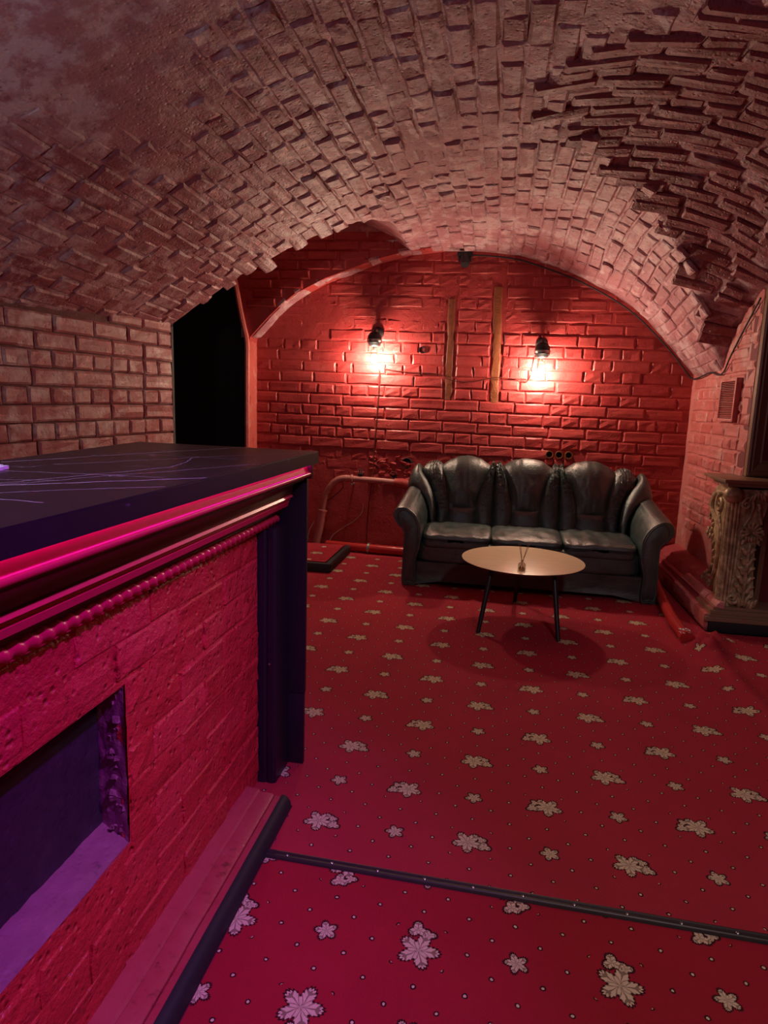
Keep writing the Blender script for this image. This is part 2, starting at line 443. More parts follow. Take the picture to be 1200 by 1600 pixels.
class Bricks:
    def __init__(s, parent, mat, D=0.014, H=0.086, L=0.285, h=0.138, chf=0.14):
        s.parent, s.items = parent, []
        s.kinds = {'S': [brick_mesh('stretcher', L, H, D, mat, k, chf) for k in range(6)], 'H': [brick_mesh('header', h, H, D, mat, 50+k, chf) for k in range(6)]}
        s.mat = mat
    def put(s, kind, pos, xa, ya, jit=0.002, tilt=0.015, sx=1.0, sy=1.0, proud=0.0):
        n = xa.cross(ya).normalized()
        Mx = Matrix((xa, ya, n)).transposed().to_4x4(); Mx.translation = Vector(pos) + n*(random.uniform(-jit, jit) + proud)
        Mx = Mx @ Matrix.Rotation(random.gauss(0, tilt), 4, 'X') @ Matrix.Rotation(random.gauss(0, tilt*0.7), 4, 'Y') @ Matrix.Rotation(random.gauss(0, tilt*0.4), 4, 'Z')
        Mx = Mx @ Matrix.Diagonal((sx, sy, 1, 1))
        if not in_view(pos): return
        q = project(pos)
        face = abs((Vector((0, 0, CAMH)) - Vector(pos)).normalized().dot(n))
        inside = 1 if (-10 < q[0] < 1210 and -10 < q[1] < 1610) else 0.02
        s.items.append((inside*face*(2 if kind == 'S' else 1)*sx/q[2]**2, Mx, random.choice(s.kinds[kind])))
    def finish(s, limit=290, name='brick'):
        s.items.sort(key=lambda a: -a[0])
        for _, Mx, me in s.items[:limit]:
            o = bpy.data.objects.new(name, me); COL.objects.link(o); o.parent = s.parent; o.matrix_local = Matrix.Translation(-ROOT.get(s.parent.name, Vector())) @ Mx
        rest = s.items[limit:]
        if rest:
            b = MB()
            for _, Mx, me in rest: b.add([Mx @ v.co for v in me.vertices], [tuple(p.vertices) for p in me.polygons])
            b.build('bricks', s.mat, s.parent, kind='stuff', smooth=0)

def struct(o, label, cat='wall'): return tag(o, label, cat, kind='structure')
def rough_plane(P0, du, dv, Lu, Lv, amp, step=0.05, freq=9):
    """plane with gentle unevenness along its normal"""
    n = Vector(du).cross(Vector(dv)).normalized(); P0, du, dv = Vector(P0), Vector(du), Vector(dv)
    def fn(u, v):
        p = P0 + du*(u*Lu) + dv*(v*Lv)
        return p + n*(noise.noise(p*freq)*amp + noise.noise(p*freq*3.1)*amp*0.4)
    return MB().grid(fn, max(1, int(Lu/step)), max(1, int(Lv/step)))

# ---------------------------------------------------------------- room shell
XR, YB = 1.57, 5.79
BX = [-2.29, -1.82, -1.3, -.8, -.3, .2, .74, 1.165, 1.41, 1.57]
BZ = [1.84, 2.146, 2.43, 2.62, 2.70, 2.69, 2.57, 2.23, 1.92, 1.68]
RX = [-2.229, -2.063, -1.821, -1.295, -.844, -.348, .191, .726, 1.103, 1.381, 1.58]
RZ = [1.897, 2.07, 2.267, 2.486, 2.617, 2.650, 2.585, 2.379, 2.150, 1.871, 1.642]
def left_x(Y): return -2.29 - 0.17*max(0, 4.3-Y) if Y < 4.3 else -2.27
def barrel(Xx, Y):
    xl = left_x(Y)
    xx = Xx if Xx > -.3 else -.3 + (Xx+.3)*(1.99/(-.3-xl))
    a = hermite(xx, BX, BZ); b = hermite(xx, RX, RZ)
    if Xx < -.3 and Y < 4.3: a -= 0.067*(4.3-max(Y, -.5))*min(1, max(0, (-.3-xx)/1.99))**2
    t = min(1, max(0, (Y-4.7)/(5.6-4.7))); t = t*t*(3-2*t)
    return a + (b-a)*t
def lun_r(Xx, Y):
    t = abs((Y-3.2)/1.86)
    if t >= 1: return 0
    crown = hermite(Xx, [-1, -.1, .1, .9, 1.25, 1.57, 3], [2.2, 2.60, 2.69, 2.66, 2.52, 2.30, 2.1])
    return 1.66 + (crown-1.66)*(1-t**2.0)**(1/2.0)
def lun_l(Xx, Y):
    t = max(0, (5.0-Y)/0.70)
    if t >= 1 or Y > 5.61: return 0
    crown = interp(Xx, [-4, -1.25, -.95, -.68], [2.85, 2.85, 2.72, 2.52])
    return 1.84 + (crown-1.84)*(1-t**2.5)**(1/2.5)

floor = MB().box((-4.2, -1.6, -0.12), (3.2, 6.1, -0.012)).build('floor', M['dark_wall'])
struct(floor, 'floor slab under the red carpets', 'floor')

# ceiling vault as one uneven skin; bricks sit on it
def vault_pt(Xx, Y):
    z = barrel(Xx, Y)
    if Xx > -.9: z = max(z, lun_r(Xx, Y))
    if Xx < -.5: z = max(z, lun_l(Xx, Y))
    return Vector((Xx, Y, z))
NXV, NYV = 130, 210
def vault_fn(u, v):
    Y = -1.6 + v*(5.80+1.6)
    xl = left_x(Y) - 0.05
    Xx = xl + u*(1.62-xl)
    p = vault_pt(Xx, Y)
    p.z += 0.002 + nz(Xx*6, Y*6)*0.010 + nz(Xx*15, Y*15, 3)*0.006
    return p
ceil = MB().grid(vault_fn, NXV, NYV)
ceil.grid(lambda u, v: Vector((1.60+u*1.5, -1.6+v*6.06, max(1.70, lun_r(1.6, -1.6+v*6.06)+0.01) if -1.6+v*6.06 > 1.34 else 1.70+0*u)), 6, 60)
ceiling = ceil.build('ceiling', M['brick_vault'], smooth=80)
struct(ceiling, 'vaulted brick ceiling painted dusty red over the whole cellar', 'ceiling')

BK = Bricks(ceiling, M['brick_vault'], D=0.012, H=0.092, L=0.267, h=0.142)
def sect(Y, n=400):
    xl = left_x(Y); pts = [(xl + (1.58-xl)*i/n) for i in range(n+1)]
    P = [Vector((x, Y, barrel(x, Y))) for x in pts]; s = [0]
    for a, b in zip(P, P[1:]): s.append(s[-1] + (b-a).length)
    return pts, s
pts0, s0 = sect(3.5)
total = s0[-1]; rows = int(total/0.098)
for r in range(rows):
    fr = (r+0.5)/rows
    Y = 1.0 - random.uniform(0, .25); hdr = (r % 2 == 0)
    while Y < 5.74:
        k = 'H' if (hdr if random.random() < .82 else not hdr) else 'S'
        Lb = 0.148 if k == 'H' else 0.274
        Lb *= random.uniform(.95, 1.05)
        yc = Y + Lb/2; Y += Lb
        xl = left_x(yc)
        # follow the section at its own Y
        xx = interp(fr*total, s0, pts0); u = (xx - left_x(3.5))/(1.58-left_x(3.5)) if xx < -.3 else None
        xw = xx if xx >= -.3 else -.3 + (xx+.3)*((-.3-xl)/(-.3-left_x(3.5)))
        if yc + Lb/2 > 5.78: continue
        zb = barrel(xw, yc)
        if xw > -.9 and lun_r(xw, yc) > zb + 0.012: continue
        if xw < -.5 and lun_l(xw, yc) > zb + 0.012: continue
        e = 0.03
        ta = Vector((2*e, 0, barrel(xw+e, yc)-barrel(xw-e, yc))).normalized()
        la = Vector((0, 2*e, barrel(xw, min(5.79, yc+e))-barrel(xw, yc-e))).normalized()
        p = Vector((xw, yc, zb))
        flat = nz(xw*1.3, yc*1.3, 9) + (0.45 if (xw < -1.2 and yc < 2.6) else 0)
        proud = -0.004 - max(0, flat)*0.022
        if random.random() < .05: proud += 0.012
        if random.random() < .008: continue
        BK.put(k, p, la, ta, 0.0040, 0.026, Lb/(0.148 if k == 'H' else 0.274)*random.uniform(.97, 1.01), random.uniform(.94, 1.03), proud)
# right-hand lunette: courses run across the room
BK.finish(200)
BK = Bricks(ceiling, M['brick_cell_shade'], D=0.012, H=0.090, L=0.270, h=0.144)
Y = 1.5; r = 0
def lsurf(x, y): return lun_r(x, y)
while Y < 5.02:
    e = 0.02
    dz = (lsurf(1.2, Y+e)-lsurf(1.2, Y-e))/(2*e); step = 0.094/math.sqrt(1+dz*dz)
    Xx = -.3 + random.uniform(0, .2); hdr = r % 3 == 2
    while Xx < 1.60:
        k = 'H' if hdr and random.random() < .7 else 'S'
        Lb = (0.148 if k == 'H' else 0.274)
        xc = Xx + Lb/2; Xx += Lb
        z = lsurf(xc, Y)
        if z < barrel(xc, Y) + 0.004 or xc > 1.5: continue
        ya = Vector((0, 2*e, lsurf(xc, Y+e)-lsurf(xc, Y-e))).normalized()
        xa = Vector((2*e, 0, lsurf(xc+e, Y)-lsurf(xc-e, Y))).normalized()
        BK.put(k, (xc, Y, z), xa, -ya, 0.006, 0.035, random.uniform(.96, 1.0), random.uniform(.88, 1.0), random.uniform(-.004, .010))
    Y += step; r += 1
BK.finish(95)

# back wall -------------------------------------------------------
wall_back = rough_plane((-2.45, YB, 0), (1, 0, 0), (0, 0, 1), 4.25, 2.75, 0.006).build('wall_back', M['brick_back'], smooth=80)
struct(wall_back, 'red painted brick end wall behind the black sofa')
BK = Bricks(wall_back, M['brick_back'], D=0.008, H=0.090, L=0.301, h=0.148)
z0 = 1.59 - 0.097*17
slots = [(-0.505, -0.40, 1.38, 2.36), (-0.105, 0.005, 1.37, 2.42)]     # chases holding the battens
for r in range(29):
    st = (r % 2 == 0)
    Xx = -2.42 + (0.09 if st else 0.0) + random.uniform(-.02, .02)
    while Xx < 1.62:
        k = 'S' if (st if random.random() < .85 else not st) else 'H'
        Lb = 0.309 if k == 'S' else 0.156
        xc = Xx + Lb/2; Xx += Lb
        zc = z0 + (r+.5)*0.097 - 0.016*(xc+0.2) + 0.005*nz(xc*1.5, r*3.1)
        if xc < -2.3 or xc > 1.60: continue
        if zc > hermite(max(-2.22, min(1.57, xc)), RX, RZ) + 0.05: continue
        if xc < -0.62 and zc < 0.60 + 0.06*nz(xc*4, 2) : continue            # smooth plastered dado
        if -1.15 < xc < -0.75 and 0.60 < zc < 0.86: continue                 # broken-out patch
        if 0.40 < xc < 0.68 and 0.86 < zc < 1.0: continue
        proud = -0.003 + 0.007*nz(xc*.9, zc*1.4, 5) + (0.006 if 0.9 < zc < 1.95 else -0.003)
        pieces = [(xc-Lb/2, xc+Lb/2)]
        for a, b_, c, d in slots:
            if c < zc < d: pieces = [q for p, w_ in pieces for q in ((p, min(w_, a)), (max(p, b_), w_)) if q[1]-q[0] > .03]
        for p, w_ in pieces:
            kk = 'S' if w_-p > .2 else 'H'
            BK.put(kk, ((p+w_)/2, YB, zc), Vector((1, 0, -0.016)).normalized(), Vector((0, 0, 1)), 0.0018, 0.009, (w_-p)/(.309 if kk == 'S' else .156)*random.uniform(.985, 1.01), random.uniform(.97, 1.03), proud)
BK.finish(295)
# rubble in the broken patch, joined crumbs
b = MB(); rd = random.Random(3)
for i in range(70):
    c = Vector((rd.uniform(-1.14, -.74), YB-0.002, rd.uniform(.61, .87))); s_ = rd.uniform(.012, .040)
    bm = bmesh.new(); bmesh.ops.create_cube(bm, size=s_)
    Q = Matrix.Rotation(rd.uniform(-.6, .6), 3, 'Y') @ Matrix.Rotation(rd.uniform(-.5, .5), 3, 'X')
    for v in bm.verts: v.co = Q @ Vector((v.co.x*rd.uniform(1.0, 2.4), v.co.y*rd.uniform(.5, .9), v.co.z*rd.uniform(.6, 1.1))) + c
    b.bm(bm)
b.build('broken_masonry', M['brick_back'], wall_back, smooth=0, kind='stuff', label='crumbling broken masonry left of the sofa')
MB().lathe([(0.030, 0.0), (0.030, 0.020), (0.024, 0.020), (0.022, -0.004), (0.0005, -0.004)], (-.699, YB-0.002, 1.825), 20, (0, -1, 0)).build('hole_lining', M['black_void'], wall_back, label='small round black hole in the wall')
for (x, zc, s_) in ((-.80, .82, .05), (-.92, .70, .035)):
    MB().lathe([(s_, 0), (s_*.9, .016), (s_*.6, .010), (.001, .004)], (x, YB-.001, zc), 14, (0, -1, 0)).build('knocked_out_hole', M['black_void'], wall_back)

# left wall ---------------------------------------------------------
LD = Vector((-0.165, -1.29, 0)).normalized(); LE = Vector((-2.285, 4.26, 0)); LN = Vector((1.29, -0.165, 0)).normalized()
wall_left = rough_plane(LE, LD, (0, 0, 1), 5.9, 1.85, 0.004).build('wall_left', M['joint_left'], smooth=80)
struct(wall_left, 'brick side wall with rubbed pinkish bricks behind the bar counter')
BK = Bricks(wall_left, M['brick_left'], D=0.018, H=0.089, L=0.294, h=0.148)
for r in range(-1, 12):
    ztop = 1.782 - 0.097*r; st = r in (-1, 0, 1, 3, 5, 7, 9, 11)
    s_ = -0.0 if r % 2 else -0.12
    first = True
    while s_ < 3.2:
        k = 'S' if st else 'H'
        if first and r % 2 == 0 and st: k = 'H'
        first = False
        Lb = (0.300 if k == 'S' else 0.154)*random.uniform(.96, 1.04)
        if s_ < 0: s_ = 0.0
        c = s_ + Lb/2; s_ += Lb
        if ztop - .010*c - .08 > 1.84 - .067*c: continue
        p = LE + LD*c + Vector((0, 0, ztop - 0.0485 - 0.010*c))
        BK.put(k, p, -LD, Vector((0, 0, 1)), 0.003, 0.02, Lb/(0.300 if k == 'S' else 0.154)*random.uniform(.97, 1.0), random.uniform(.95, 1.02))
BK.finish(290)
trim = MB().box((-2.40, 4.262, 0), (-2.275, 4.29, 1.83)).build('trim_1', M['gray_plaster'])
struct(trim, 'grey plaster edge of the black doorway', 'trim')

# black passage on the left, pier and spandrel
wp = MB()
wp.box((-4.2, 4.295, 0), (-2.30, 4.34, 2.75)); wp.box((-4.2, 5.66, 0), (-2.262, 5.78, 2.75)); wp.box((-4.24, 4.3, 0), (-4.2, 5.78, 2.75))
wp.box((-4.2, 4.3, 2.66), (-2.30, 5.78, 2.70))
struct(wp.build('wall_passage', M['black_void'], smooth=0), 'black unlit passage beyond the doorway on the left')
YP = 5.60
def rib_x(z): return -2.256 if z < 1.85 else -2.256 - (z-1.85)*0.21
pv = MB()
out = [(rib_x(0), 0), (rib_x(1.85), 1.85), (rib_x(2.66), 2.66), (-0.55, 2.75)]
arch = [(x, z) for x, z in zip(RX, RZ) if x < -.5]
prof = [(-2.256, 0), (-2.256, 1.85), (-2.43, 2.90), (-0.55, 2.90)] + [(-.55, hermite(-.55, RX, RZ))] + [(x, hermite(x, RX, RZ)) for x in (-.844, -1.1, -1.295, -1.55, -1.821, -1.95, -2.063, -2.16, -2.229)] + [(-2.238, 1.85), (-2.238, 0)]
pv.extrude(prof, lambda a, b_, t: (a, t, b_), YP, YB+0.02, 4)
wall_pier = pv.build('wall_pier', M['brick_back'], smooth=30)
MB().grid(lambda u, v: Vector((-2.236+.004*nz(u*5, v*9), YP-.004+u*.19, v*1.87)), 6, 50).build('pier_jamb', M['pier'], wall_pier, label='red jamb of the pier, its bulb light painted in')
struct(wall_pier, 'narrow red pier and spandrel between doorway and end arch')
BK = Bricks(wall_pier, M['brick_back'], D=0.012, H=0.075, L=0.27, h=0.135)
for r in range(12):
    zc = 1.88 + r*0.078
    Xx = rib_x(zc) + 0.06 + (0.08 if r % 2 else 0)
    while Xx < -0.7:
        Lb = 0.28; xc = Xx + Lb/2; Xx += Lb
        if zc > 2.78: continue
        lim = hermite(min(-.4, xc+.05), RX, RZ) + 0.03
        if zc < lim: 
            xc -= 0.07
            if zc < hermite(min(-.4, xc+.06), RX, RZ)+.03: continue
            BK.put('H', (xc, YP, zc), Vector((1, 0, 0)), Vector((0, 0, 1)), .004, .02, .9); continue
        BK.put('S', (xc, YP, zc), Vector((1, 0, 0)), Vector((0, 0, 1)), .004, .02)
BK.finish(290)
rb = MB().tube(smooth_curve([(rib_x(z)+0.004+0.006*nz(z*9, 1), YP-0.018, z) for z in (0, .6, 1.2, 1.6, 1.85, 2.0, 2.15, 2.3, 2.45, 2.6, 2.75)], 4), lambda t: 0.024, 8)
rb.build('doorway_rib', M['pier'], wall_pier, label='red rounded edge of the doorway arch, lamp glow painted in')

# right wall ---------------------------------------------------------
def right_top(Y): return (1.66 if Y > 5.05 else lun_r(1.57, Y)) + 0.02
rw = MB()
def rw_fn(u, v):
    Y = YB + 0.02 - u*(YB+0.02-4.45); z = v*right_top(Y)
    return Vector((XR + 0.004*nz(Y*8, z*8) + 0.03*max(0, Y-5.05)*0, Y, z))
rw.grid(rw_fn, 28, 36)
wall_right = rw.build('wall_right', M['brick_right'], smooth=80)
struct(wall_right, 'pinkish red brick side wall right of the sofa')
BK = Bricks(wall_right, M['brick_right'], D=0.009, H=0.077, L=0.265, h=0.13)
for r in range(30):
    zc = 0.03 + r*0.086; s_ = 4.45 - (0.0 if r % 2 else .13)
    while s_ < 5.78:
        k = 'S' if (r % 2 == 0 or random.random() < .2) else 'H'
        Lb = 0.275 if k == 'S' else 0.14
        yc = s_ + Lb/2; s_ += Lb
        if yc - Lb/2 < 4.44 or yc + Lb/2 > 5.80 or zc > right_top(yc+Lb/2) - .03 or zc > right_top(yc-Lb/2)-.03: continue
        if zc < 0.46 + .1*nz(yc*3, 4): continue
        if 4.60 < yc < 5.02 and 1.30 < zc < 1.60 and False: continue
        BK.put(k, (XR, yc, zc), Vector((0, -1, 0)), Vector((0, 0, 1)), .003, .018, random.uniform(.97, 1), random.uniform(.95, 1.02), -0.001)
BK.finish(290)
wc = MB().box((XR, 4.45, 0), (3.2, 4.57, 2.3)).build('wall_chimney', M['dark_wall'], smooth=0)
struct(wc, 'dark red wall carrying the fireplace and picture frame')
struct(MB().box((3.1, -1.6, 0), (3.2, 4.45, 2.3)).build('wall_recess', M['dark_wall'], smooth=0), 'dark red side wall of the recess beyond the right edge')
struct(MB().box((-4.2, -1.72, 0), (3.2, -1.6, 2.9)).build('wall_front', M['dark_wall'], smooth=0), 'dark red wall behind the viewpoint')

# stepped masonry plinth along the right wall
prof = [(1.60, 0), (1.362, 0), (1.362, .085), (1.372, .10), (1.372, .112), (1.392, .118), (1.40, .135), (1.40, .150), (1.425, .158), (1.432, .176), (1.452, .190), (1.47, .215), (1.60, .26)]
bb = MB(); yy = [4.16, 4.40, 4.405, 4.62, 4.625, 4.86, 5.3, 5.72]
base_r = MB().extrude(prof, lambda a, b_, t: (a + 0.004*nz(t*9, b_*20), t, b_ + 0.003*nz(t*8, a*30)), 4.452, 5.72, 34).build('baseboard_right', M['plinth_red'], smooth=35)
struct(base_r, 'stepped red masonry plinth along the right wall', 'baseboard')
MB().extrude([(1.402, 0), (1.364, 0), (1.362, .085), (1.372, .112), (1.402, .150)], lambda a, b_, t: (a, t, b_ + .003*nz(t*8, a*30)), 4.172, 4.4525, 8).build('plinth_core', M['plinth_red'], base_r, smooth=35)
for i, (y0, y1) in enumerate(((4.165, 4.36), (4.365, 4.60), (4.605, 4.90))):
    off = 0.006*(i % 2)
    MB().extrude([(1.375, .112), (1.352-off, .108), (1.347-off, .075), (1.352-off, .02+.01*i), (1.375, .02)], lambda a, b_, t: (a, t, b_ + .006*i), y0, y1, 2).build('plinth_stone', M['brick_right'], base_r, smooth=30)
    MB().extrude([(1.46, .19), (1.432-off, .190), (1.418-off, .176), (1.41-off, .158), (1.395, .158), (1.46, .15)], lambda a, b_, t: (a, t, b_), y0, y1-.004, 2).build('plinth_stone', M['brick_right'], base_r, smooth=30)

# ---------------------------------------------------------------- carpets
STR0, STR1 = Vector((-0.60, 1.652, 0)), Vector((0.80, 1.622, 0))
def strip_y(x): return STR0.y + (x-STR0.x)*(STR1.y-STR0.y)/(STR1.x-STR0.x)
def rear_fn(u, v, area):
    x0, x1, ya, yb_ = area
    Xx = x0 + u*(x1-x0); Y = ya + v*(yb_-ya)
    if v == 0 and ya < 1.7: Y = strip_y(Xx)
    z = 0.0 + 0.0015*nz(Xx*5, Y*5)
    # rucked edge by the pipe end, and a ridge running forward from it
    d = math.hypot((Xx-1.245)/0.10, (Y-3.80)/0.13)
    z += 0.070*math.exp(-d*d)*(1+0.7*nz(Xx*24, Y*17, 2))
    d = math.hypot((Xx-1.36)/0.09, (Y-3.96)/0.12); z += 0.045*math.exp(-d*d)*(1+0.8*nz(Xx*27, Y*20, 5))
    rx = 1.27 + 0.10*(3.75-Y) - 0.05*math.sin((3.7-Y)*2.2)
    if Y < 3.85: z += 0.030*math.exp(-((Xx-rx)/0.055)**2)*max(0, min(1, (Y-2.2)/1.0))*(1+0.5*nz(Xx*6, Y*7, 7))
    return Vector((Xx, Y, z))
rc = MB()
for area, nu, nv in (((-.607, 3.05, 1.637, 1.89), 120, 10), ((-2.22, 3.05, 1.89, 4.125), 190, 84), ((-2.22, 1.355, 4.125, 5.755), 130, 60)):
    rc.grid(lambda u, v, area=area: rear_fn(u, v, area), nu, nv)
tag(rc.build('carpet', M['carpet_rear'], smooth=80), 'large red carpet with beige maple leaves running from the strip to the sofa', 'carpet')
tag(MB().grid(lambda u, v: Vector((-.607+u*3.65, -1.55+v*(strip_y(-.607+u*3.65)+1.55), 0.0006*nz(u*20, v*20))), 40, 30).build('carpet', M['carpet_front'], smooth=80), 'red leaf carpet in the foreground on the near side of the metal strip', 'carpet')
st = thing('threshold_strip', 'ribbed dark metal threshold strip screwed across the carpet joint', 'strip', (0.1, 1.637, 0))
d = (STR1-STR0).normalized(); nrm = Vector((-d.y, d.x, 0))
prof = [(-.019, .0), (-.017, .003), (-.012, .0045), (-.009, .003), (-.006, .005), (-.002, .0035), (.002, .0035), (.006, .005), (.009, .003), (.012, .0045), (.017, .003), (.019, 0)]
MB().extrude(prof, lambda a, b_, t: STR0 + d*t + nrm*a + Vector((0, 0, b_)), -0.02, 2.6, 1).build('strip_profile', plain('dark_bronze_strip', (0.05, 0.04, 0.04), 0.45, metal=0.6), st, smooth=20)
for k in range(14):
    c = STR0 + d*(0.055 + k*0.1385); MB().lathe([(.0045, .0), (.0045, .0042), (.003, .0055), (.0008, .0050)], c + Vector((0, 0, .001)), 10).build('screw', M['steel'], st)

# ---------------------------------------------------------------- bar counter
FX = -0.77
bar = thing('bar_counter', 'crimson brick bar front with moulded cornice and a dark niche, left foreground', 'bar counter', (-0.95, 0.9, 0))
NY0, NY1, NZ0, NZ1 = 0.35, 1.20, 0.345, 0.728
core = MB()
def face(y0, y1, z0, z1):
    core.grid(lambda u, v: Vector((FX + 0.004*nz((y0+u*(y1-y0))*7, (z0+v*(z1-z0))*7) + 0.002*nz((y0+u*(y1-y0))*22, (z0+v*(z1-z0))*22, 4), y0+u*(y1-y0), z0+v*(z1-z0))), max(2, int((y1-y0)/.025)), max(2, int((z1-z0)/.025)))
face(-0.4, 1.99, 0, NZ0); face(-0.4, 1.99, NZ1, 1.12); face(-0.4, NY0, NZ0, NZ1); face(NY1, 1.99, NZ0, NZ1)
core.box((-1.2, -0.4, 0), (-0.93, 1.985, 1.13)); core.box((-0.94, -0.4, 0), (FX-0.012, NY0, 1.12)); core.box((-0.94, NY1+.06, 0), (FX-0.012, 1.985, 1.12))
core.box((-0.94, NY0, 0), (FX-0.012, NY1, NZ0-.012)); core.box((-0.94, NY0, NZ1+.012), (FX-.012, NY1, 1.12))
core.build('masonry_core', M['brick_bar'], bar, smooth=50)
BK = Bricks(bar, M['brick_bar'], D=0.0060, H=0.081, L=0.266, h=0.132, chf=0.05)
for r in range(11):
    zc = 0.092 + r*0.0865
    Yy = 0.35 - (0.13 if r % 2 else 0)
    while Yy < 1.98:
        Lb = 0.272
        a, c = Yy, min(Yy+Lb, 1.985); Yy += Lb
        if zc > .955: continue
        if NZ0-.02 < zc < NZ1+.02:
            if c > NY0 and a < NY1: a = max(a, NY1+.004) if c > NY1 else 99
        if c-a < .06: continue
        k = 'S' if c-a > .19 else 'H'
        sx = (c-a)/(.272 if k == 'S' else .138)
        BK.put(k, (FX, (a+c)/2, zc + .004*nz(a*3, r*7)), Vector((0, 1, 0)), Vector((0, 0, 1)), .0028, .020, sx*.99, random.uniform(.95, 1.05), -.001)
BK.finish(290)
# niche lining
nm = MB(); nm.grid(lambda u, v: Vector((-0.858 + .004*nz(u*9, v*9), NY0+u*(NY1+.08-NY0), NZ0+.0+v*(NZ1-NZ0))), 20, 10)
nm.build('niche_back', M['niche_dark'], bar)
MB().grid(lambda u, v: Vector((FX-.004-u*.095+.002*nz(v*30, u*9), NY1+.0+.030*u+.005*nz(v*9, u*5), NZ0-.01+v*(NZ1-NZ0+.02))), 10, 26).build('niche_reveal', M['sill'], bar, smooth=60)
MB().grid(lambda u, v: Vector((FX-.001-u*.095, NY0+v*(NY1+.04-NY0), NZ0-.004-.012*(1-u)*0+.022*u+.004*nz(v*28, u*6))), 10, 50).build('niche_sill', M['sill'], bar, smooth=60)
MB().box((-.93, NY0, NZ1-.005), (FX-.003, NY1+.03, NZ1+.012)).build('niche_lintel', M['brick_bar'], bar)
rd = random.Random(11); b = MB()
for i in range(46):
    zc = rd.uniform(NZ0, NZ1); s_ = rd.uniform(.004, .012)
    bm = bmesh.new(); bmesh.ops.create_cube(bm, size=s_)
    Q = Matrix.Rotation(rd.uniform(-.8, .8), 3, 'X') @ Matrix.Rotation(rd.uniform(-.5, .5), 3, 'Z')
    c = Vector((FX-rd.uniform(.010, .05), NY1+rd.uniform(.006, .016), zc))
    for v in bm.verts: v.co = Q @ Vector((v.co.x*rd.uniform(1, 1.8), v.co.y*rd.uniform(.5, 1), v.co.z*rd.uniform(.8, 1.6))) + c
    b.bm(bm)
b.build('chipped_edge', M['sill'], bar, smooth=0, kind='stuff', label='chipped broken edge of the niche')
# cornice: separate mouldings under the worktop
CY0, CY1 = -0.4, 2.115
def mould(name, prof, mat, y1=CY1, label=None):
    return MB().extrude(prof, lambda a, b_, t: (a, t, b_), CY0, y1, 1).build(name, mat, bar, smooth=25, label=label)
mould('fascia', [(-.77, 1.139), (-.640, 1.139), (-.632, 1.110), (-.77, 1.110)], M['red_gloss'], label='pink lit red fascia board')
MB().tube([(-.629, CY0, 1.103), (-.629, CY1-.004, 1.103)], .0075, 10).build('bead', M['red_gloss'], bar)
mould('fillet', [(-.77, 1.099), (-.641, 1.099), (-.641, 1.089), (-.646, 1.085), (-.77, 1.085)], M['dark_gloss'])
mould('cove', [(-.77, 1.086), (-.645, 1.086)] + [(-.645-.042*math.sin(a*PI/2/8), 1.082-.044*(1-math.cos(a*PI/2/8))) for a in range(9)] + [(-.69, 1.030), (-.77, 1.030)], M['dark_gloss'], CY1-.01, label='dark cove moulding')
mould('ledge', [(-.77, 1.031), (-.684, 1.031), (-.680, 1.024), (-.690, 1.019), (-.690, 1.013), (-.698, 1.013), (-.698, 1.010)] + [(-.694, 1.006), (-.699, .990), (-.708, .988), (-.77, .988)], M['red_gloss'], CY1-.02, label='red ledge moulding')
mould('under_fillet', [(-.77, .989), (-.714, .989), (-.716, .976), (-.728, .972), (-.728, .966), (-.77, .966)], M['dark_gloss'], CY1-.025)
mould('rope_backing', [(-.772, .968), (-.742, .968), (-.742, .925), (-.772, .925)], M['red_gloss'], CY1-.03)
nY, nA = 520, 12; vs = []; fs = []
for i in range(nY+1):
    y = CY0 + (CY1-.03-CY0)*i/nY
    for k in range(nA):
        a = 2*PI*k/nA
        R = 0.0135*(1 + .22*math.sin(2*PI*y/.034 + 2*a) + .08*math.sin(2*PI*y/.0085 - a))
        vs.append((-.742 + R*math.cos(a), y, .946 + R*math.sin(a)*1.15))
for i in range(nY):
    for k in range(nA): fs.append((i*nA+k, i*nA+(k+1) % nA, (i+1)*nA+(k+1) % nA, (i+1)*nA+k))
fs.append(tuple(range(nA))); fs.append(tuple(nY*nA+k for k in range(nA)))
MB().add(vs, fs).build('rope_moulding', M['red_gloss'], bar, smooth=80, label='carved twisted rope moulding')
# plinth boards
for prof in ([(-.79, .062), (-.722, .056), (-.716, .050), (-.717, 0), (-.79, 0)], [(-.717, .047), (-.674, .045), (-.667, .040), (-.667, 0), (-.717, 0)], [(-.667, .034), (-.662, .040), (-.643, .038), (-.643, 0), (-.667, 0)]):
    MB().extrude(prof, lambda a, b_, t: (a + .0018*nz(t*12, b_*9), t, b_ + .0015*nz(t*10, a*40)), -.4, 1.875, 60).build('plinth_board', M['plinth_red'], bar, smooth=35)
MB().extrude([(-.643, .040), (-.632, .039), (-.622, .033), (-.613, .020), (-.609, 0), (-.643, 0)], lambda a, b_, t: (a, t, b_), -.4, 1.885, 1).build('plinth_edging', M['black_rubber'], bar, smooth=30, label='black rubber edging')
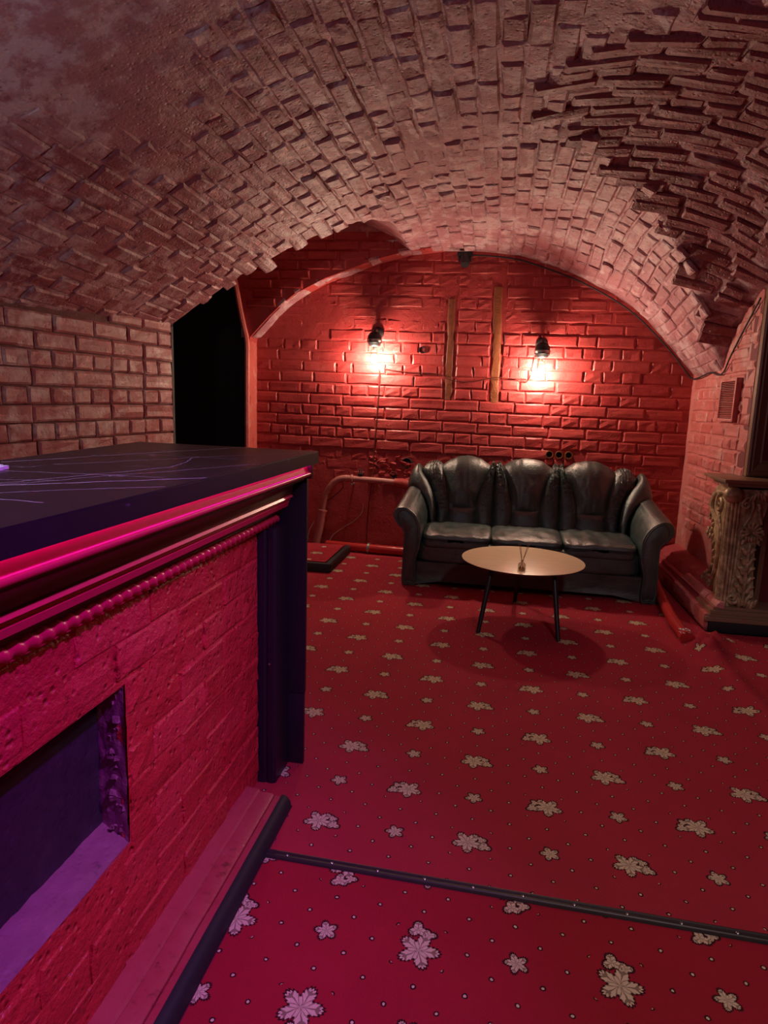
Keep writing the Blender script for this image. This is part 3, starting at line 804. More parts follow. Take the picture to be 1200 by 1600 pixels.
# end panel boards (black violet) under the overhang
ep = thing('end_panel', 'black violet laminate panel closing the far end of the bar', 'panel', (-.70, 2.14, 0))
MB().box((-.79, 2.140, .284), (-.645, 2.158, 1.128), .0015).build('upper_board', M['panel_violet'], ep)
MB().box((-.79, 2.140, .002), (-.648, 2.158, .281), .0015).build('lower_board', M['panel_violet'], ep)
MB().extrude([(-.79, 2.14), (-.79, 1.995), (-.748, 1.995), (-.742, 2.0), (-.738, 2.0), (-.734, 1.996), (-.716, 1.996), (-.706, 2.004), (-.706, 2.14)], lambda a, b_, t: (a, b_, t), 0.0, .925, 1).build('channel_post', M['panel_violet'], ep, smooth=20)
MB().lathe([(.004, 0), (.004, .0015), (.001, .002)], (-.728, 1.995, .45), 10, (0, -1, 0)).build('screw', M['steel'], ep)
MB().box((-.66, 2.118, 1.085), (-.622, 2.139, 1.136), .002).build('cap_block', M['dark_gloss'], ep)

ct = thing('countertop', 'black marble patterned worktop with pale veins on the bar', 'countertop', (-.95, 1.2, 1.135))
outl = [(-.606, -.4), (-.606, 2.146), (-1.322, 2.21), (-1.225, 1.42), (-1.10, .5), (-1.08, -.4)]
bm = bmesh.new(); vv = [bm.verts.new((x, y, 1.139)) for x, y in outl]; f = bm.faces.new(vv)
ex = bmesh.ops.extrude_face_region(bm, geom=[f]); bmesh.ops.translate(bm, verts=[g for g in ex['geom'] if isinstance(g, bmesh.types.BMVert)], vec=(0, 0, .041))
bmesh.ops.bevel(bm, geom=[e for e in bm.edges if abs(e.verts[0].co.z-1.18) < 1e-4 and abs(e.verts[1].co.z-1.18) < 1e-4], offset=.0025, segments=2, affect='EDGES')
MB().bm(bm).build('slab', M['marble'], ct, smooth=25)
ls = thing('led_strip', 'pink red LED strip tucked under the worktop lip', 'light strip', (-.618, 1.2, 1.137))
MB().box((-.637, -.35, 1.1364), (-.629, 2.125, 1.1386)).build('diffuser', M['led'], ls)

cs = thing('coaster', 'small white square coaster lying on the black countertop', 'coaster', (-1.105, 1.215, 1.18))
bm = bmesh.new(); bmesh.ops.create_cube(bm, size=1)
for v in bm.verts: v.co = Vector((v.co.x*.095, v.co.y*.095, v.co.z*.007))
bmesh.ops.bevel(bm, geom=[e for e in bm.edges if abs(e.verts[0].co.z-e.verts[1].co.z) > .001], offset=.018, segments=4, affect='EDGES')
MB().bm(bm, Matrix.Translation((-1.105, 1.215, 1.1838)) @ Matrix.Rotation(.35, 4, 'Z')).build('card', M['white_card'], cs, smooth=30)
MB().lathe([(.016, 0), (.016, .0006), (.010, .0007), (.0005, .0007)], (-1.112, 1.222, 1.1873), 16).build('printed_mark', M['card_ink'], cs)

# ---------------------------------------------------------------- sofa
sofa = thing('sofa', 'black leather three-seat sofa with fan-shaped back cushions against the red wall', 'sofa', (.27, 5.0, 0))
SCX = .257                                                           # centre line of the back
def wr(p, sc, amp, seed=0.0):
    return amp*noise.noise(Vector((p[0]*sc[0]+seed, p[1]*sc[1], p[2]*sc[2])))
TOPX = [-.70, -.642, -.598, -.5, -.433, -.368, -.259, -.129, -.04, .003, .046, .13, .257]
TOPZ = [.755, .806, .824, .850, .860, .874, .888, .882, .866, .862, .866, .880, .889]
def ztop(x):
    if x > SCX: x = 2*SCX - x
    return hermite(x, TOPX, TOPZ)
PROF = [(5.12, .36), (5.135, .45), (5.16, .55), (5.205, .68), (5.25, .79), (5.288, .865), (5.335, .908), (5.385, .920), (5.435, .905), (5.47, .85), (5.49, .7), (5.50, .45), (5.50, .10)]
PC = smooth_curve([(a, b_, 0) for a, b_ in PROF], 8)
PL = [0]
for a, b_ in zip(PC, PC[1:]): PL.append(PL[-1]+(b_-a).length)
def prof_at(s):
    L = s*PL[-1]
    for i in range(1, len(PL)):
        if L <= PL[i] or i == len(PL)-1:
            t = (L-PL[i-1])/(PL[i]-PL[i-1]); p = PC[i-1].lerp(PC[i], t); tg = (PC[i]-PC[i-1]).normalized(); return p.x, p.y, Vector((0, -tg.y, tg.x))
def s_of_z(z):
    lo, hi = 0, .6
    for _ in range(30):
        m_ = (lo+hi)/2
        if prof_at(m_)[1] < z and m_ < .5*1: lo = m_
        else: hi = m_
    return lo
S_LUM, S_TOP = s_of_z(.545), s_of_z(.9195)
def zl(knots):                                                       # boundary X as a function of nominal height
    zs = [k[0] for k in knots]; xs = [k[1] for k in knots]
    return lambda z: hermite(z, zs, xs)
CL = zl([(.36, -.372), (.545, -.352), (.65, -.368), (.79, -.394), (.90, -.432)])
CR = zl([(.36, -.126), (.545, -.140), (.69, -.116), (.81, -.080), (.90, -.036)])
WI = zl([(.36, -.452), (.52, -.455), (.65, -.478), (.78, -.528), (.90, -.60)])
WO = zl([(.36, -.50), (.45, -.512), (.53, -.528), (.626, -.575), (.71, -.645), (.80, -.70), (.92, -.705)])
sh = lambda f, d_: (lambda z: f(z)+d_)
mi = lambda f: (lambda z: 2*SCX-f(z))
const = lambda c: (lambda z: c)
C2L = lambda z: SCX - (CR(z)-CL(z))/2; C2R = lambda z: SCX + (CR(z)-CL(z))/2
def patch(name, fl, fr, s0, s1, bulge, style, nu=26, nv=70, fwd=0.0, seed=0.0):
    def fn(u, v):
        s = s0 + (s1-s0)*v
        y, z, n = prof_at(s)
        front = s < S_TOP
        zn = min(z, .92) if front else .92
        xl, xr = fl(zn), fr(zn)
        x = xl + (xr-xl)*u
        k = ztop(x)/.92
        z2 = z*(1 - (1-k)*min(1, max(0, (z-.36)/.5)))
        bu = (1-abs(2*u-1)**2.6)
        edge = 1.0
        if style == 'cushion': edge = min(1, v/.10)**.6 if v < .10 else 1
        if style == 'lumbar': edge = min(1, (1-v)/.25)**.6*min(1, v/.2+.2)
        fade = 1 if front else max(.25, 1-(s-S_TOP)*3.2)
        b_ = bulge*bu*edge*fade
        wv = min(1, 6*u*(1-u))
        p = (x, y, z2); w_ = 0
        if style == 'cushion':
            cx = x-(xl+xr)/2; w_ = (.0065*noise.noise(Vector((cx*26/(.35+z), z*6+cx*5, seed)))+.003*noise.noise(Vector((x*40, z*16, seed+4))))*wv*fade
        elif style == 'pleat':
            w_ = (.0075*math.sin((z*1.0 + (.35*(u-.5)))*2*PI/.040 + 3*noise.noise(Vector((x*14, z*9, seed)))) + .005*noise.noise(Vector((x*20, z*38, seed))))*(.35+.65*wv)*fade*min(1, max(.1, (z-.42)/.12))
        elif style == 'wing':
            w_ = .004*noise.noise(Vector((x*12, z*30, seed)))*wv
        else:
            w_ = .003*noise.noise(Vector((x*12, z*10, seed)))*wv
        q = Vector((x, y - fwd*(1 if front else max(0, 1-(s-S_TOP)*8)), z2)) + n*0
        return q + Vector((0, n.y, n.z))*(b_+w_)
    o = MB().grid(fn, nu, nv).build(name, M['leather'], sofa, smooth=80)
    return o
# normal of profile: pointing to the front / up
def _pn(s):
    y, z, n = prof_at(s); return n
for i in range(3):
    fl, fr = (CL, CR) if i == 0 else ((C2L, C2R) if i == 1 else (mi(CR), mi(CL)))
    patch('back_cushion', fl, fr, S_LUM, 1, .052, 'cushion', 30, 76, seed=i*9.0)
    patch('lumbar_band', fl, fr, 0, S_LUM+.004, .034, 'lumbar', 24, 20, seed=i*5.0)
for i, (fl, fr) in enumerate(((WI, CL), (CR, const(.0)), (const(.0), C2L), (C2R, const(2*SCX)), (const(2*SCX), mi(CR)), (mi(CL), mi(WI)))):
    patch('pleated_panel', fl, fr, 0, 1, .042, 'pleat', 18, 110, seed=i*7.0)
patch('back_wing', WO, WI, 0, .86, .055, 'wing', 18, 60, fwd=.035, seed=1); patch('back_wing', mi(WI), mi(WO), 0, .86, .055, 'wing', 18, 60, fwd=.035, seed=2)
# closing board behind
MB().box((-.66, 5.40, .05), (1.17, 5.50, .72), .02).build('back_board', M['black_rubber'], sofa)
def rbox(c, h, p=5.0, n=16, fn=None):
    bm = bmesh.new(); bmesh.ops.create_cube(bm, size=2); bmesh.ops.subdivide_edges(bm, edges=bm.edges[:], cuts=n, use_grid_fill=True)
    for v in bm.verts:
        q = v.co; L = (abs(q.x)**p+abs(q.y)**p+abs(q.z)**p)**(1/p); r = q/L
        r = Vector((c[0]+r.x*h[0], c[1]+r.y*h[1], c[2]+r.z*h[2]))
        v.co = fn(r, v.co) if fn else r
    return bm
for i in range(3):
    cx = -.515 + .515*(i+.5)
    def wf(r, q, i=i, cx=cx):
        d_ = .009*noise.noise(Vector((r.x*16+i*5, r.y*7, 3)))+.004*noise.noise(Vector((r.x*40, r.y*14, i)))
        if q.z > .2:
            r.z += d_ + .004*(1-((r.x-cx)/.26)**2) - .030*max(0, (4.95-r.y)/.3) - .006*max(0, (r.y-4.95)/.3)
        return r
    MB().bm(rbox((cx, 4.955, .360), (.2585, .30, .070), 8, 22, wf)).build('seat_cushion', M['leather'], sofa, smooth=80)
b = MB().bm(rbox((.257, 4.95, .26), (.815, .285, .085), 9, 14)); b.build('seat_frame', M['leather'], sofa, smooth=80)
def skirt(u, v):
    x = -.555 + u*1.625; t = (x-.257)/.81
    zb = .006 + .034*min(1, max(0, (1-abs(t))*4.5))**1
    z = zb + v*(.185-zb)
    return Vector((x, 4.672 + .006*math.sin(v*PI) - .004*nz(x*7, z*20), z))
b = MB().grid(skirt, 60, 10); b.grid(lambda u, v: skirt(u, v)+Vector((0, .03, 0)), 60, 10)
b.grid(lambda u, v: skirt(u, 0)+Vector((0, v*.03, 0)), 60, 1); b.grid(lambda u, v: skirt(u, 1)+Vector((0, v*.03, 0)), 60, 1)
b.build('skirt', M['leather'], sofa, smooth=50)
MB().box((-.53, 4.72, .03), (1.05, 5.42, .2), .01).build('under_frame', M['black_rubber'], sofa)
ARM = [(-.545, .01), (-.60, .004), (-.648, .01), (-.650, .2), (-.645, .38), (-.660, .437), (-.700, .468), (-.727, .510), (-.728, .552), (-.706, .588), (-.665, .602), (-.615, .588), (-.565, .548), (-.525, .48), (-.515, .42), (-.520, .30), (-.545, .2)]
ARMC = [(p.x, p.y) for p in smooth_curve([(a, b_, 0) for a, b_ in ARM], 4, True)]
def arm(side):
    def place(a, b_, t):
        # t 0 front .. 1 back ; top climbs towards the back
        k = max(0, min(1, (b_-.30)/.28)); rise = .135*(t**1.1)*k
        a2 = a + .030*t*k*(1 if a < -.6 else .3)
        sq = 0 if t > .03 else (.03-t)/.03
        cx, cz = -.60, .33
        a2 = a2 + (cx-a2)*.05*sq**2; b2 = b_+rise + (cz-b_)*.02*sq**2
        x = a2 if side < 0 else .545 - a2 - .02
        y = 4.640 + t*.80
        w_ = .004*noise.noise(Vector((a*9, y*14, side*3)))+.003*noise.noise(Vector((a*20, y*34, side)))
        return Vector((x, y, max(.003, b2 + (w_ if b_ > .4 else 0))))
    b = MB(); m = len(ARMC); ts = [0, .006, .015, .03] + [.03+.97*k/26 for k in range(1, 27)]
    vs = [place(a, b_, t) for t in ts for a, b_ in ARMC]; fs = []
    for i in range(len(ts)-1):
        for k in range(m): fs.append((i*m+k, i*m+(k+1) % m, (i+1)*m+(k+1) % m, (i+1)*m+k))
    fs.append(tuple(range(m))); fs.append(tuple((len(ts)-1)*m+k for k in range(m)))
    b.add(vs, fs); ar = b.build('armrest', M['leather'], sofa, smooth=60)
    # front facing panel, slightly proud, with piping
    ins = [(a + (-.598-a)*.20, b_ + (.36-b_)*.07) for a, b_ in ARMC]
    pts = [place(a, b_, 0)+Vector((0, -.002, 0)) for a, b_ in ins]
    MB().tube(pts, .006, 6, closed=True).build('piping', M['leather'], ar, smooth=80)
    sw = [place(a, b_, 0)+Vector((0, -.010, 0)) for a, b_ in [(a + (-.598-a)*.42, b_ + (.36-b_)*.16) for a, b_ in ARMC]]
    b = MB(); c = sum(sw, Vector())/len(sw)
    b.add([place(*q, 0)+Vector((0, .001, 0)) for q in ins] + sw, [(k, (k+1) % m, m+(k+1) % m, m+k) for k in range(m)] + [tuple(m+k for k in range(m))])
    b.build('arm_front', M['leather'], ar, smooth=60)
arm(-1); arm(1)

# ---------------------------------------------------------------- coffee table and diffuser
TC, TZ, TR = Vector((.205, 4.085, 0)), .395, .385
tb = thing('coffee_table', 'round pale oak coffee table with dark splayed legs before the sofa', 'table', (TC.x, TC.y, 0))
MB().lathe([(.002, 0), (TR-.004, 0), (TR, .001), (TR, .0025), (TR-.003, .003), (.002, .003)], TC+Vector((0, 0, TZ-.003)), 96).build('table_top', M['oak'], tb, smooth=30)
MB().lathe([(.002, 0), (TR-.030, 0), (TR-.004, .012), (TR-.001, .014), (TR-.001, .0155), (.002, .0155)], TC+Vector((0, 0, TZ-.0190)), 96).build('top_edge', M['black_metal'], tb, smooth=30, label='black bevelled underside of the top')
for fx_, fy_, tx, ty in ((-.045, 3.745, .015, 3.86), (.425, 3.728, .385, 3.87), (.19, 4.45, .20, 4.33)):
    a, c = Vector((tx, ty, TZ-.018)), Vector((fx_, fy_, .002))
    lg = MB().tube([a.lerp(c, k/6) for k in range(7)], lambda t: .017-.004*t, 14).build('leg', M['black_metal'], tb)
    MB().lathe([(.032, 0), (.032, .004), (.02, .008)], a+Vector((0, 0, -.008)), 16).build('leg_plate', M['black_metal'], lg)
DZ = TZ
df = thing('reed_diffuser', 'small glass reed diffuser bottle with thin sticks on the table', 'diffuser', (.19, 3.80, DZ))
MB().lathe([(.0225, 0), (.0235, .002), (.0235, .034), (.021, .040), (.010, .047), (.0085, .049), (.0085, .058), (.0105, .059), (.0105, .062), (.0075, .062), (.0068, .050), (.019, .039), (.0215, .033), (.0215, .004), (.001, .004)], (.19, 3.80, DZ+.0005), 24, cap=False).build('bottle', M['bottle_glass'], df)
MB().lathe([(.0205, .0045), (.0205, .014), (.001, .014)], (.19, 3.80, DZ+.0005), 20).build('oil', thin_glass('amber_oil', (.75, .55, .30), .2), df)
for dx, dy in ((-.020, .002), (.022, .004), (.030, -.006), (-.012, -.004)):
    MB().tube([(.19-dx*.45, 3.80-dy*.5, DZ+.006), (.19+dx*1.3, 3.80+dy*1.5, DZ+.150+.02*abs(dx)/.03)], .0016, 6).build('reed', plain('reed_stick', (.34, .17, .08), .7), df)

# ---------------------------------------------------------------- wall lamps
def wall_lamp(x, zc, label):
    Yl, k = 5.642, 1.38                                               # k scales the fitting
    P = lambda prof: [(r*k, h*k) for r, h in prof]
    t = thing('wall_lamp', label, 'lamp', (x, YB, zc), 'bare bulb wall lamps on the end wall')
    zp = zc+.165*k
    MB().lathe([(.055, 0), (.055, .010), (.047, .020), (.034, .026), (.002, .026)], (x, YB-.004, zp), 24, (0, -1, 0)).build('wall_plate', M['black_metal'], t)
    MB().tube(smooth_curve([(x, YB-.02, zp), (x, YB-.07, zp+.020), (x, Yl+.01, zp+.012), (x, Yl, zp-.02)], 6), .014, 10).build('arm', M['black_metal'], t)
    sk = MB().lathe(P([(.010, .165), (.030, .158), (.042, .140), (.047, .118), (.047, .096), (.040, .088), (.036, .078), (.026, .072), (.001, .072)]), (x, Yl, zc), 24).build('socket', M['black_metal'], t)
    MB().lathe(P([(.0475, .117), (.0488, .112), (.0488, .106), (.0475, .100)]), (x, Yl, zc), 24, cap=False).build('collar', M['steel'], sk)
    MB().lathe(P([(.012, .078), (.012, .055), (.010, .045), (.001, .045)]), (x, Yl, zc), 14).build('screw_cap', M['steel'], t)
    bl = MB().lathe(P([(.0215, .076), (.022, .050), (.027, .022), (.0315, -.004), (.030, -.020), (.022, -.034), (.010, -.041), (.0005, -.042)]), (x, Yl, zc), 24, cap=False).build('bulb', M['bulb_glass'], t, label='clear glass bulb')
    MB().lathe(P([(.0005, .026), (.010, .020), (.019, .004), (.0225, -.008), (.020, -.022), (.011, -.031), (.0005, -.033)]), (x, Yl, zc), 18, cap=False).build('filament', M['filament'], bl, label='glowing white filament')
wall_lamp(-1.103, 1.735, 'left bare bulb wall lamp glowing on the red bricks')
wall_lamp(.327, 1.665, 'right bare bulb wall lamp glowing on the red bricks')

# ---------------------------------------------------------------- wiring, pipes and small fittings on the end wall
def cable(name, label, pts, r, mat, cat='cable', sub=6, n=6):
    o = MB().tube(smooth_curve(pts, sub), r, n).build(name, mat, smooth=80); return tag(o, label, cat)
yw = YB-.022
cable('power_cable', 'thin dark wire sagging between the two wall lamps', [(-1.08, yw, 1.70), (-1.02, yw, 1.655), (-.8, yw, 1.63), (-.55, yw, 1.62), (-.42, yw-.02, 1.565), (-.25, yw-.02, 1.56), (-.06, yw-.03, 1.60), (.12, yw, 1.595), (.22, yw, 1.575), (.255, yw, 1.64), (.27, yw, 1.76), (.30, yw, 1.80)], .004, M['wire'])
cable('power_cable', 'thin dark wire dropping from the left lamp to the floor', [(-1.095, yw, 1.67), (-1.075, yw, 1.60), (-1.088, yw, 1.2), (-1.105, yw, .95), (-1.107, yw-.01, .71), (-1.115, yw-.06, .55), (-1.145, yw, .347), (-1.155, yw, .06)], .0045, M['wire'])
cable('arch_cable', 'black cable running along the edge of the arch and right wall', [(-.33, 5.755, 2.615), (.03, 5.755, 2.585), (.35, 5.755, 2.493), (.67, 5.755, 2.365), (1.02, 5.755, 2.165), (1.32, 5.755, 1.895), (1.49, 5.75, 1.70), (1.545, 5.74, 1.632), (1.545, 5.60, 1.625), (1.545, 5.43, 1.64), (1.548, 5.25, 1.655), (1.548, 5.08, 1.628), (1.548, 4.97, 1.65), (1.55, 4.88, 1.745), (1.55, 4.70, 1.888), (1.55, 4.46, 2.065)], .006, M['black_rubber'])
for k, x in enumerate((.456, .538, .619)):
    t = thing('socket_box', '%s of three empty round sockets above the sofa' % ('leftmost', 'middle', 'rightmost')[k], 'socket', (x, YB, .95), 'empty sockets above the sofa')
    MB().box((x-.034, YB-.026, .86), (x+.034, YB+.01, .905), .004).build('lower_plate', M['brick_back'], t)
    MB().lathe([(.034, 0), (.034, .030), (.026, .030), (.025, .004), (.001, .004)], (x, YB-.002, .955), 22, (0, -1, 0)).build('box_rim', M['orange_wood'], t)
    MB().lathe([(.025, .005), (.025, .016), (.001, .010)], (x, YB-.003, .955), 20, (0, -1, 0)).build('box_inside', M['black_void'], t)
for (x0, z0_, x1, z1_, wd, lb) in ((-.452, 1.40, -.458, 2.26, .030, 'left orange brown timber batten set in the brick wall'), (-.047, 1.385, -.066, 2.36, .036, 'right orange brown timber batten set in the brick wall')):
    def bf(u, v, x0=x0, z0_=z0_, x1=x1, z1_=z1_, wd=wd):
        z = z0_+v*(z1_-z0_); a = 2*PI*u
        cx = x0+(x1-x0)*v + .006*nz(z*5, x0*9)
        e = lambda c: math.copysign(abs(c)**.45, c)
        return Vector((cx+wd*e(math.cos(a))*(1+.12*nz(z*11, 3)), YB+.004+.012*e(math.sin(a))+.004*nz(z*13, a), z))
    tag(MB().grid(bf, 16, 60).build('timber_batten', M['orange_wood'], smooth=50), lb, 'batten')
sp = thing('spotlight', 'small black spotlight clamped under the top of the arch', 'spotlight', (-.36, 5.72, 2.60))
MB().box((-.425, 5.69, 2.595), (-.295, 5.76, 2.632), .008).build('bracket', M['black_metal'], sp)
MB().tube([(-.36, 5.72, 2.60), (-.355, 5.68, 2.52)], lambda t: .042-.006*t, 16).build('lamp_head', M['black_metal'], sp)
MB().box((-.415, 5.70, 2.55), (-.402, 5.74, 2.60), .003).build('yoke', M['black_metal'], sp); MB().box((-.318, 5.70, 2.55), (-.305, 5.74, 2.60), .003).build('yoke', M['black_metal'], sp)

cp = thing('conduit_pipe', 'pale red bent conduit rising from the step and running into the wall', 'pipe', (-1.62, 5.70, 0))
yp = 5.705
MB().tube([(-1.622, yp, .03), (-1.585, yp, .20), (-1.560, yp, .36)], .036, 16).build('lower_pipe', M['conduit'], cp)
el = smooth_curve([(-1.561, yp, .35), (-1.545, yp, .45), (-1.509, yp, .55), (-1.446, yp, .627), (-1.374, yp, .658), (-1.277, yp, .66)], 12)
MB().tube(el, lambda t: .030+.0028*math.sin(t*2*PI*26), 14).build('corrugated_elbow', M['conduit'], cp, smooth=80)
MB().tube([(-1.29, yp, .66), (-1.05, yp, .654), (-.82, yp+.01, .642)], .028, 14).build('upper_pipe', M['conduit'], cp)
MB().tube([(-.90, yp+.005, .646), (-.83, yp+.02, .640), (-.79, yp+.05, .63)], lambda t: .036+.012*t+.004*math.sin(t*30), 12).build('foam_seal', M['brick_back'], cp)
for q, r in (((-1.562, yp, .35), .041), ((-1.29, yp, .66), .034)):
    cl = MB().lathe([(r, -.010), (r+.004, -.008), (r+.004, .008), (r, .010)], q, 18, (.1, 0, 1) if q[2] < .5 else (1, 0, 0), cap=False).build('clamp', M['conduit'], cp)
    MB().box((q[0]-.008, yp-.01, q[2]-r-.028), (q[0]+.008, YB, q[2]-r-.012), .002).build('clamp_lug', M['steel'], cl)
sk = thing('electric_plug', 'small grey plug sitting on the conduit', 'plug', (-1.21, 5.70, .69))
MB().box((-1.232, 5.69, .689), (-1.188, 5.73, .712), .004).build('plug_body', M['black_metal'], sk)
for x in (-1.222, -1.200): MB().tube([(x, 5.71, .712), (x, 5.71, .752)], .006, 8).build('pin', M['steel'], sk)
cable('loose_wire', 'loose pale wire curling below the conduit bend', [(-1.38, 5.70, .63), (-1.37, 5.69, .58), (-1.42, 5.69, .52), (-1.52, 5.70, .44), (-1.58, 5.72, .40)], .005, M['wire'])
cable('loose_wire', 'pale loose wire arching up from behind the step', [(-1.50, 5.70, .04), (-1.46, 5.70, .12), (-1.36, 5.71, .20), (-1.27, 5.74, .26), (-1.20, 5.76, .34), (-1.19, 5.76, .42)], .005, M['pale_wire'])
cable('loose_wire', 'short pale wire left of the conduit foot', [(-1.70, 5.68, .05), (-1.685, 5.68, .15), (-1.64, 5.69, .24)], .005, M['pale_wire'])
fp = thing('floor_pipe', 'glossy red pipe along the floor below the end wall, left of the sofa', 'pipe', (-1.0, 5.56, 0))
MB().tube([(-1.50, 5.63, .045), (-1.09, 5.585, .045)], .038, 16).build('smooth_pipe', M['pipe_red'], fp)
MB().tube([(-1.09+k*.03, 5.585-.0025*k+.004*nz(k, 1), .045+.004*nz(k, 5)) for k in range(20)], lambda t: .040+.004*noise.noise(Vector((t*22, 0, 0))), 12).build('wrapped_pipe', M['pipe_red'], fp)
MB().lathe([(.042, -.012), (.050, -.010), (.050, .010), (.042, .012)], (-1.09, 5.585, .045), 18, (1, -.1, 0), cap=False).build('pipe_clip', M['steel'], fp)
rp = thing('skirting_pipe', 'bright red pipe on the floor along the right wall ending in the rucked carpet', 'pipe', (1.17, 4.2, 0))
MB().tube(smooth_curve([(1.30, 5.30, .05), (1.235, 4.80, .05), (1.175, 4.22, .05), (1.165, 3.86, .048)], 5), .036, 16).build('pipe_body', M['pipe_red'], rp)
MB().tube([(1.166, 3.90, .048), (1.164, 3.83, .048)], lambda t: .039+.003*t, 16).build('pipe_end', M['pipe_red'], rp)
rd = random.Random(5); b = MB()
for i in range(16):
    c = Vector((1.165+rd.uniform(-.034, .03), 3.87+rd.uniform(-.04, .05), .048)); c.z += math.sqrt(max(0, .039**2-(c.x-1.165)**2))+.0005
    bm = bmesh.new(); bmesh.ops.create_icosphere(bm, subdivisions=1, radius=rd.uniform(.004, .010))
    for v in bm.verts: v.co = Vector((v.co.x*rd.uniform(.7, 1.4), v.co.y*1.3, v.co.z*.3)) + c
    b.bm(bm)
b.build('paint_chips', M['white_card'], rp, kind='stuff', label='white chipped paint patch')

# carpeted step left of the sofa
sp = thing('carpeted_step', 'low carpeted step with black edging behind the bar end', 'step', (-1.7, 5.17, 0))
MB().box((-2.2, 4.85, .0), (-1.27, 5.50, .060), .004).build('step_base', M['black_rubber'], sp)
MB().grid(lambda u, v: Vector((-2.2+u*(.90+.0*v), 4.855+v*.64, .0775+.010*max(0, v-.6)*u+.002*nz(u*8, v*8))), 24, 18).build('step_carpet', M['carpet_rear'], sp, smooth=80)
MB().box((-2.2, 4.815, .0), (-1.25, 4.852, .074), .008).build('front_edging', M['black_rubber'], sp)
MB().extrude([(-1.29, .0), (-1.25, .0), (-1.245, .060), (-1.255, .074), (-1.288, .078)], lambda a, b_, t: (a, t, b_), 4.83, 5.515, 1).build('side_edging', M['black_rubber'], sp, smooth=30)

# ---------------------------------------------------------------- vent grille on the right wall
vg = thing('vent_grille', 'red painted louvred vent grille high on the right wall', 'vent', (1.56, 4.80, 1.45))
MB().box((1.530, 4.645, 1.300), (1.566, 4.672, 1.592), .003).build('frame_side', M['brick_right'], vg); MB().box((1.530, 4.938, 1.300), (1.566, 4.965, 1.592), .003).build('frame_side', M['brick_right'], vg)
MB().box((1.530, 4.672, 1.300), (1.566, 4.938, 1.322), .003).build('frame_rail', M['brick_right'], vg); MB().box((1.530, 4.672, 1.570), (1.566, 4.938, 1.592), .003).build('frame_rail', M['brick_right'], vg)
MB().box((1.556, 4.67, 1.32), (1.564, 4.94, 1.572)).build('backing', M['dark_gloss'], vg)
for k in range(20):
    z = 1.329 + k*.0122
    MB().add([(1.535, 4.67, z), (1.535, 4.94, z), (1.552, 4.94, z+.007), (1.552, 4.67, z+.007), (1.535, 4.67, z-.002), (1.535, 4.94, z-.002), (1.552, 4.94, z+.005), (1.552, 4.67, z+.005)],
             [(0,1,2,3), (4,7,6,5), (0,4,5,1), (2,6,7,3), (0,3,7,4), (1,5,6,2)]).build('slat', M['brick_right'], vg, smooth=0)

# ---------------------------------------------------------------- picture frame on the chimney wall
pf = thing('picture_frame', 'large brown gilt frame around a dark red panel above the fireplace', 'frame', (2.1, 4.45, 1.0))
def rail(p0, p1, inward, name='frame_rail'):
    prof = [(0, .0), (0, .045), (.012, .052), (.030, .040), (.036, .044), (.060, .030), (.082, .020), (.090, .026), (.100, .018), (.105, .0)]
    p0, p1, inward = Vector(p0), Vector(p1), Vector(inward); dd = (p1-p0).normalized(); L = (p1-p0).length
    b = MB(); m = len(prof)
    vs = [p0 + inward*a + dd*a + Vector((0, -h, 0)) for a, h in prof] + [p1 + inward*a - dd*a + Vector((0, -h, 0)) for a, h in prof]
    b.add(vs, [(k, k+1, m+k+1, m+k) for k in range(m-1)] + [tuple(range(m)), tuple(m+k for k in range(m))])
    b.build(name, M['frame_wood'], pf, smooth=25)
fx0, fx1, fz0, fz1 = 1.572, 2.75, .965, 2.12
rail((fx0, 4.448, fz0), (fx0, 4.448, fz1), (1, 0, 0)); rail((fx1, 4.448, fz0), (fx1, 4.448, fz1), (-1, 0, 0))
rail((fx0, 4.448, fz0), (fx1, 4.448, fz0), (0, 0, 1)); rail((fx0, 4.448, fz1), (fx1, 4.448, fz1), (0, 0, -1))
MB().box((fx0+.09, 4.436, fz0+.09), (fx1-.09, 4.447, fz1-.09)).build('picture_panel', M['frame_red'], pf)

# ---------------------------------------------------------------- carved fireplace surround
fpz = thing('fireplace_surround', 'carved gilt wooden fireplace pilaster with scrolls and ball beside the red wall', 'fireplace', (1.6, 4.35, 0))
G = M['gold']
# plinth and black foot
pl = [(1.335, 4.135), (3.0, 4.135), (3.0, 4.448), (1.335, 4.448)]
for z0_, z1_, ins_ in ((.070, .098, 0), (.098, .112, .010), (.112, .140, .016), (.140, .160, .030)):
    MB().box((1.352+ins_*1.6, 4.140+ins_, z0_), (3.0, 4.448, z1_), .003).build('plinth_moulding', M['frame_wood'], fpz)
MB().box((1.376, 4.150, .0), (3.0, 4.448, .070), .003).build('black_foot', M['black_rubber'], fpz, label='black foot board')
# mantel shelf
MB().box((1.395, 4.165, .918), (3.0, 4.447, .940), .004).build('shelf_moulding', M['frame_wood'], fpz)
MB().box((1.370, 4.140, .940), (3.0, 4.447, .962), .004).build('mantel_shelf', M['frame_wood'], fpz, label='brown mantel shelf')
MB().box((1.385, 4.20, .940), (1.568, 4.60, .960), .004).build('shelf_return', M['frame_wood'], fpz)
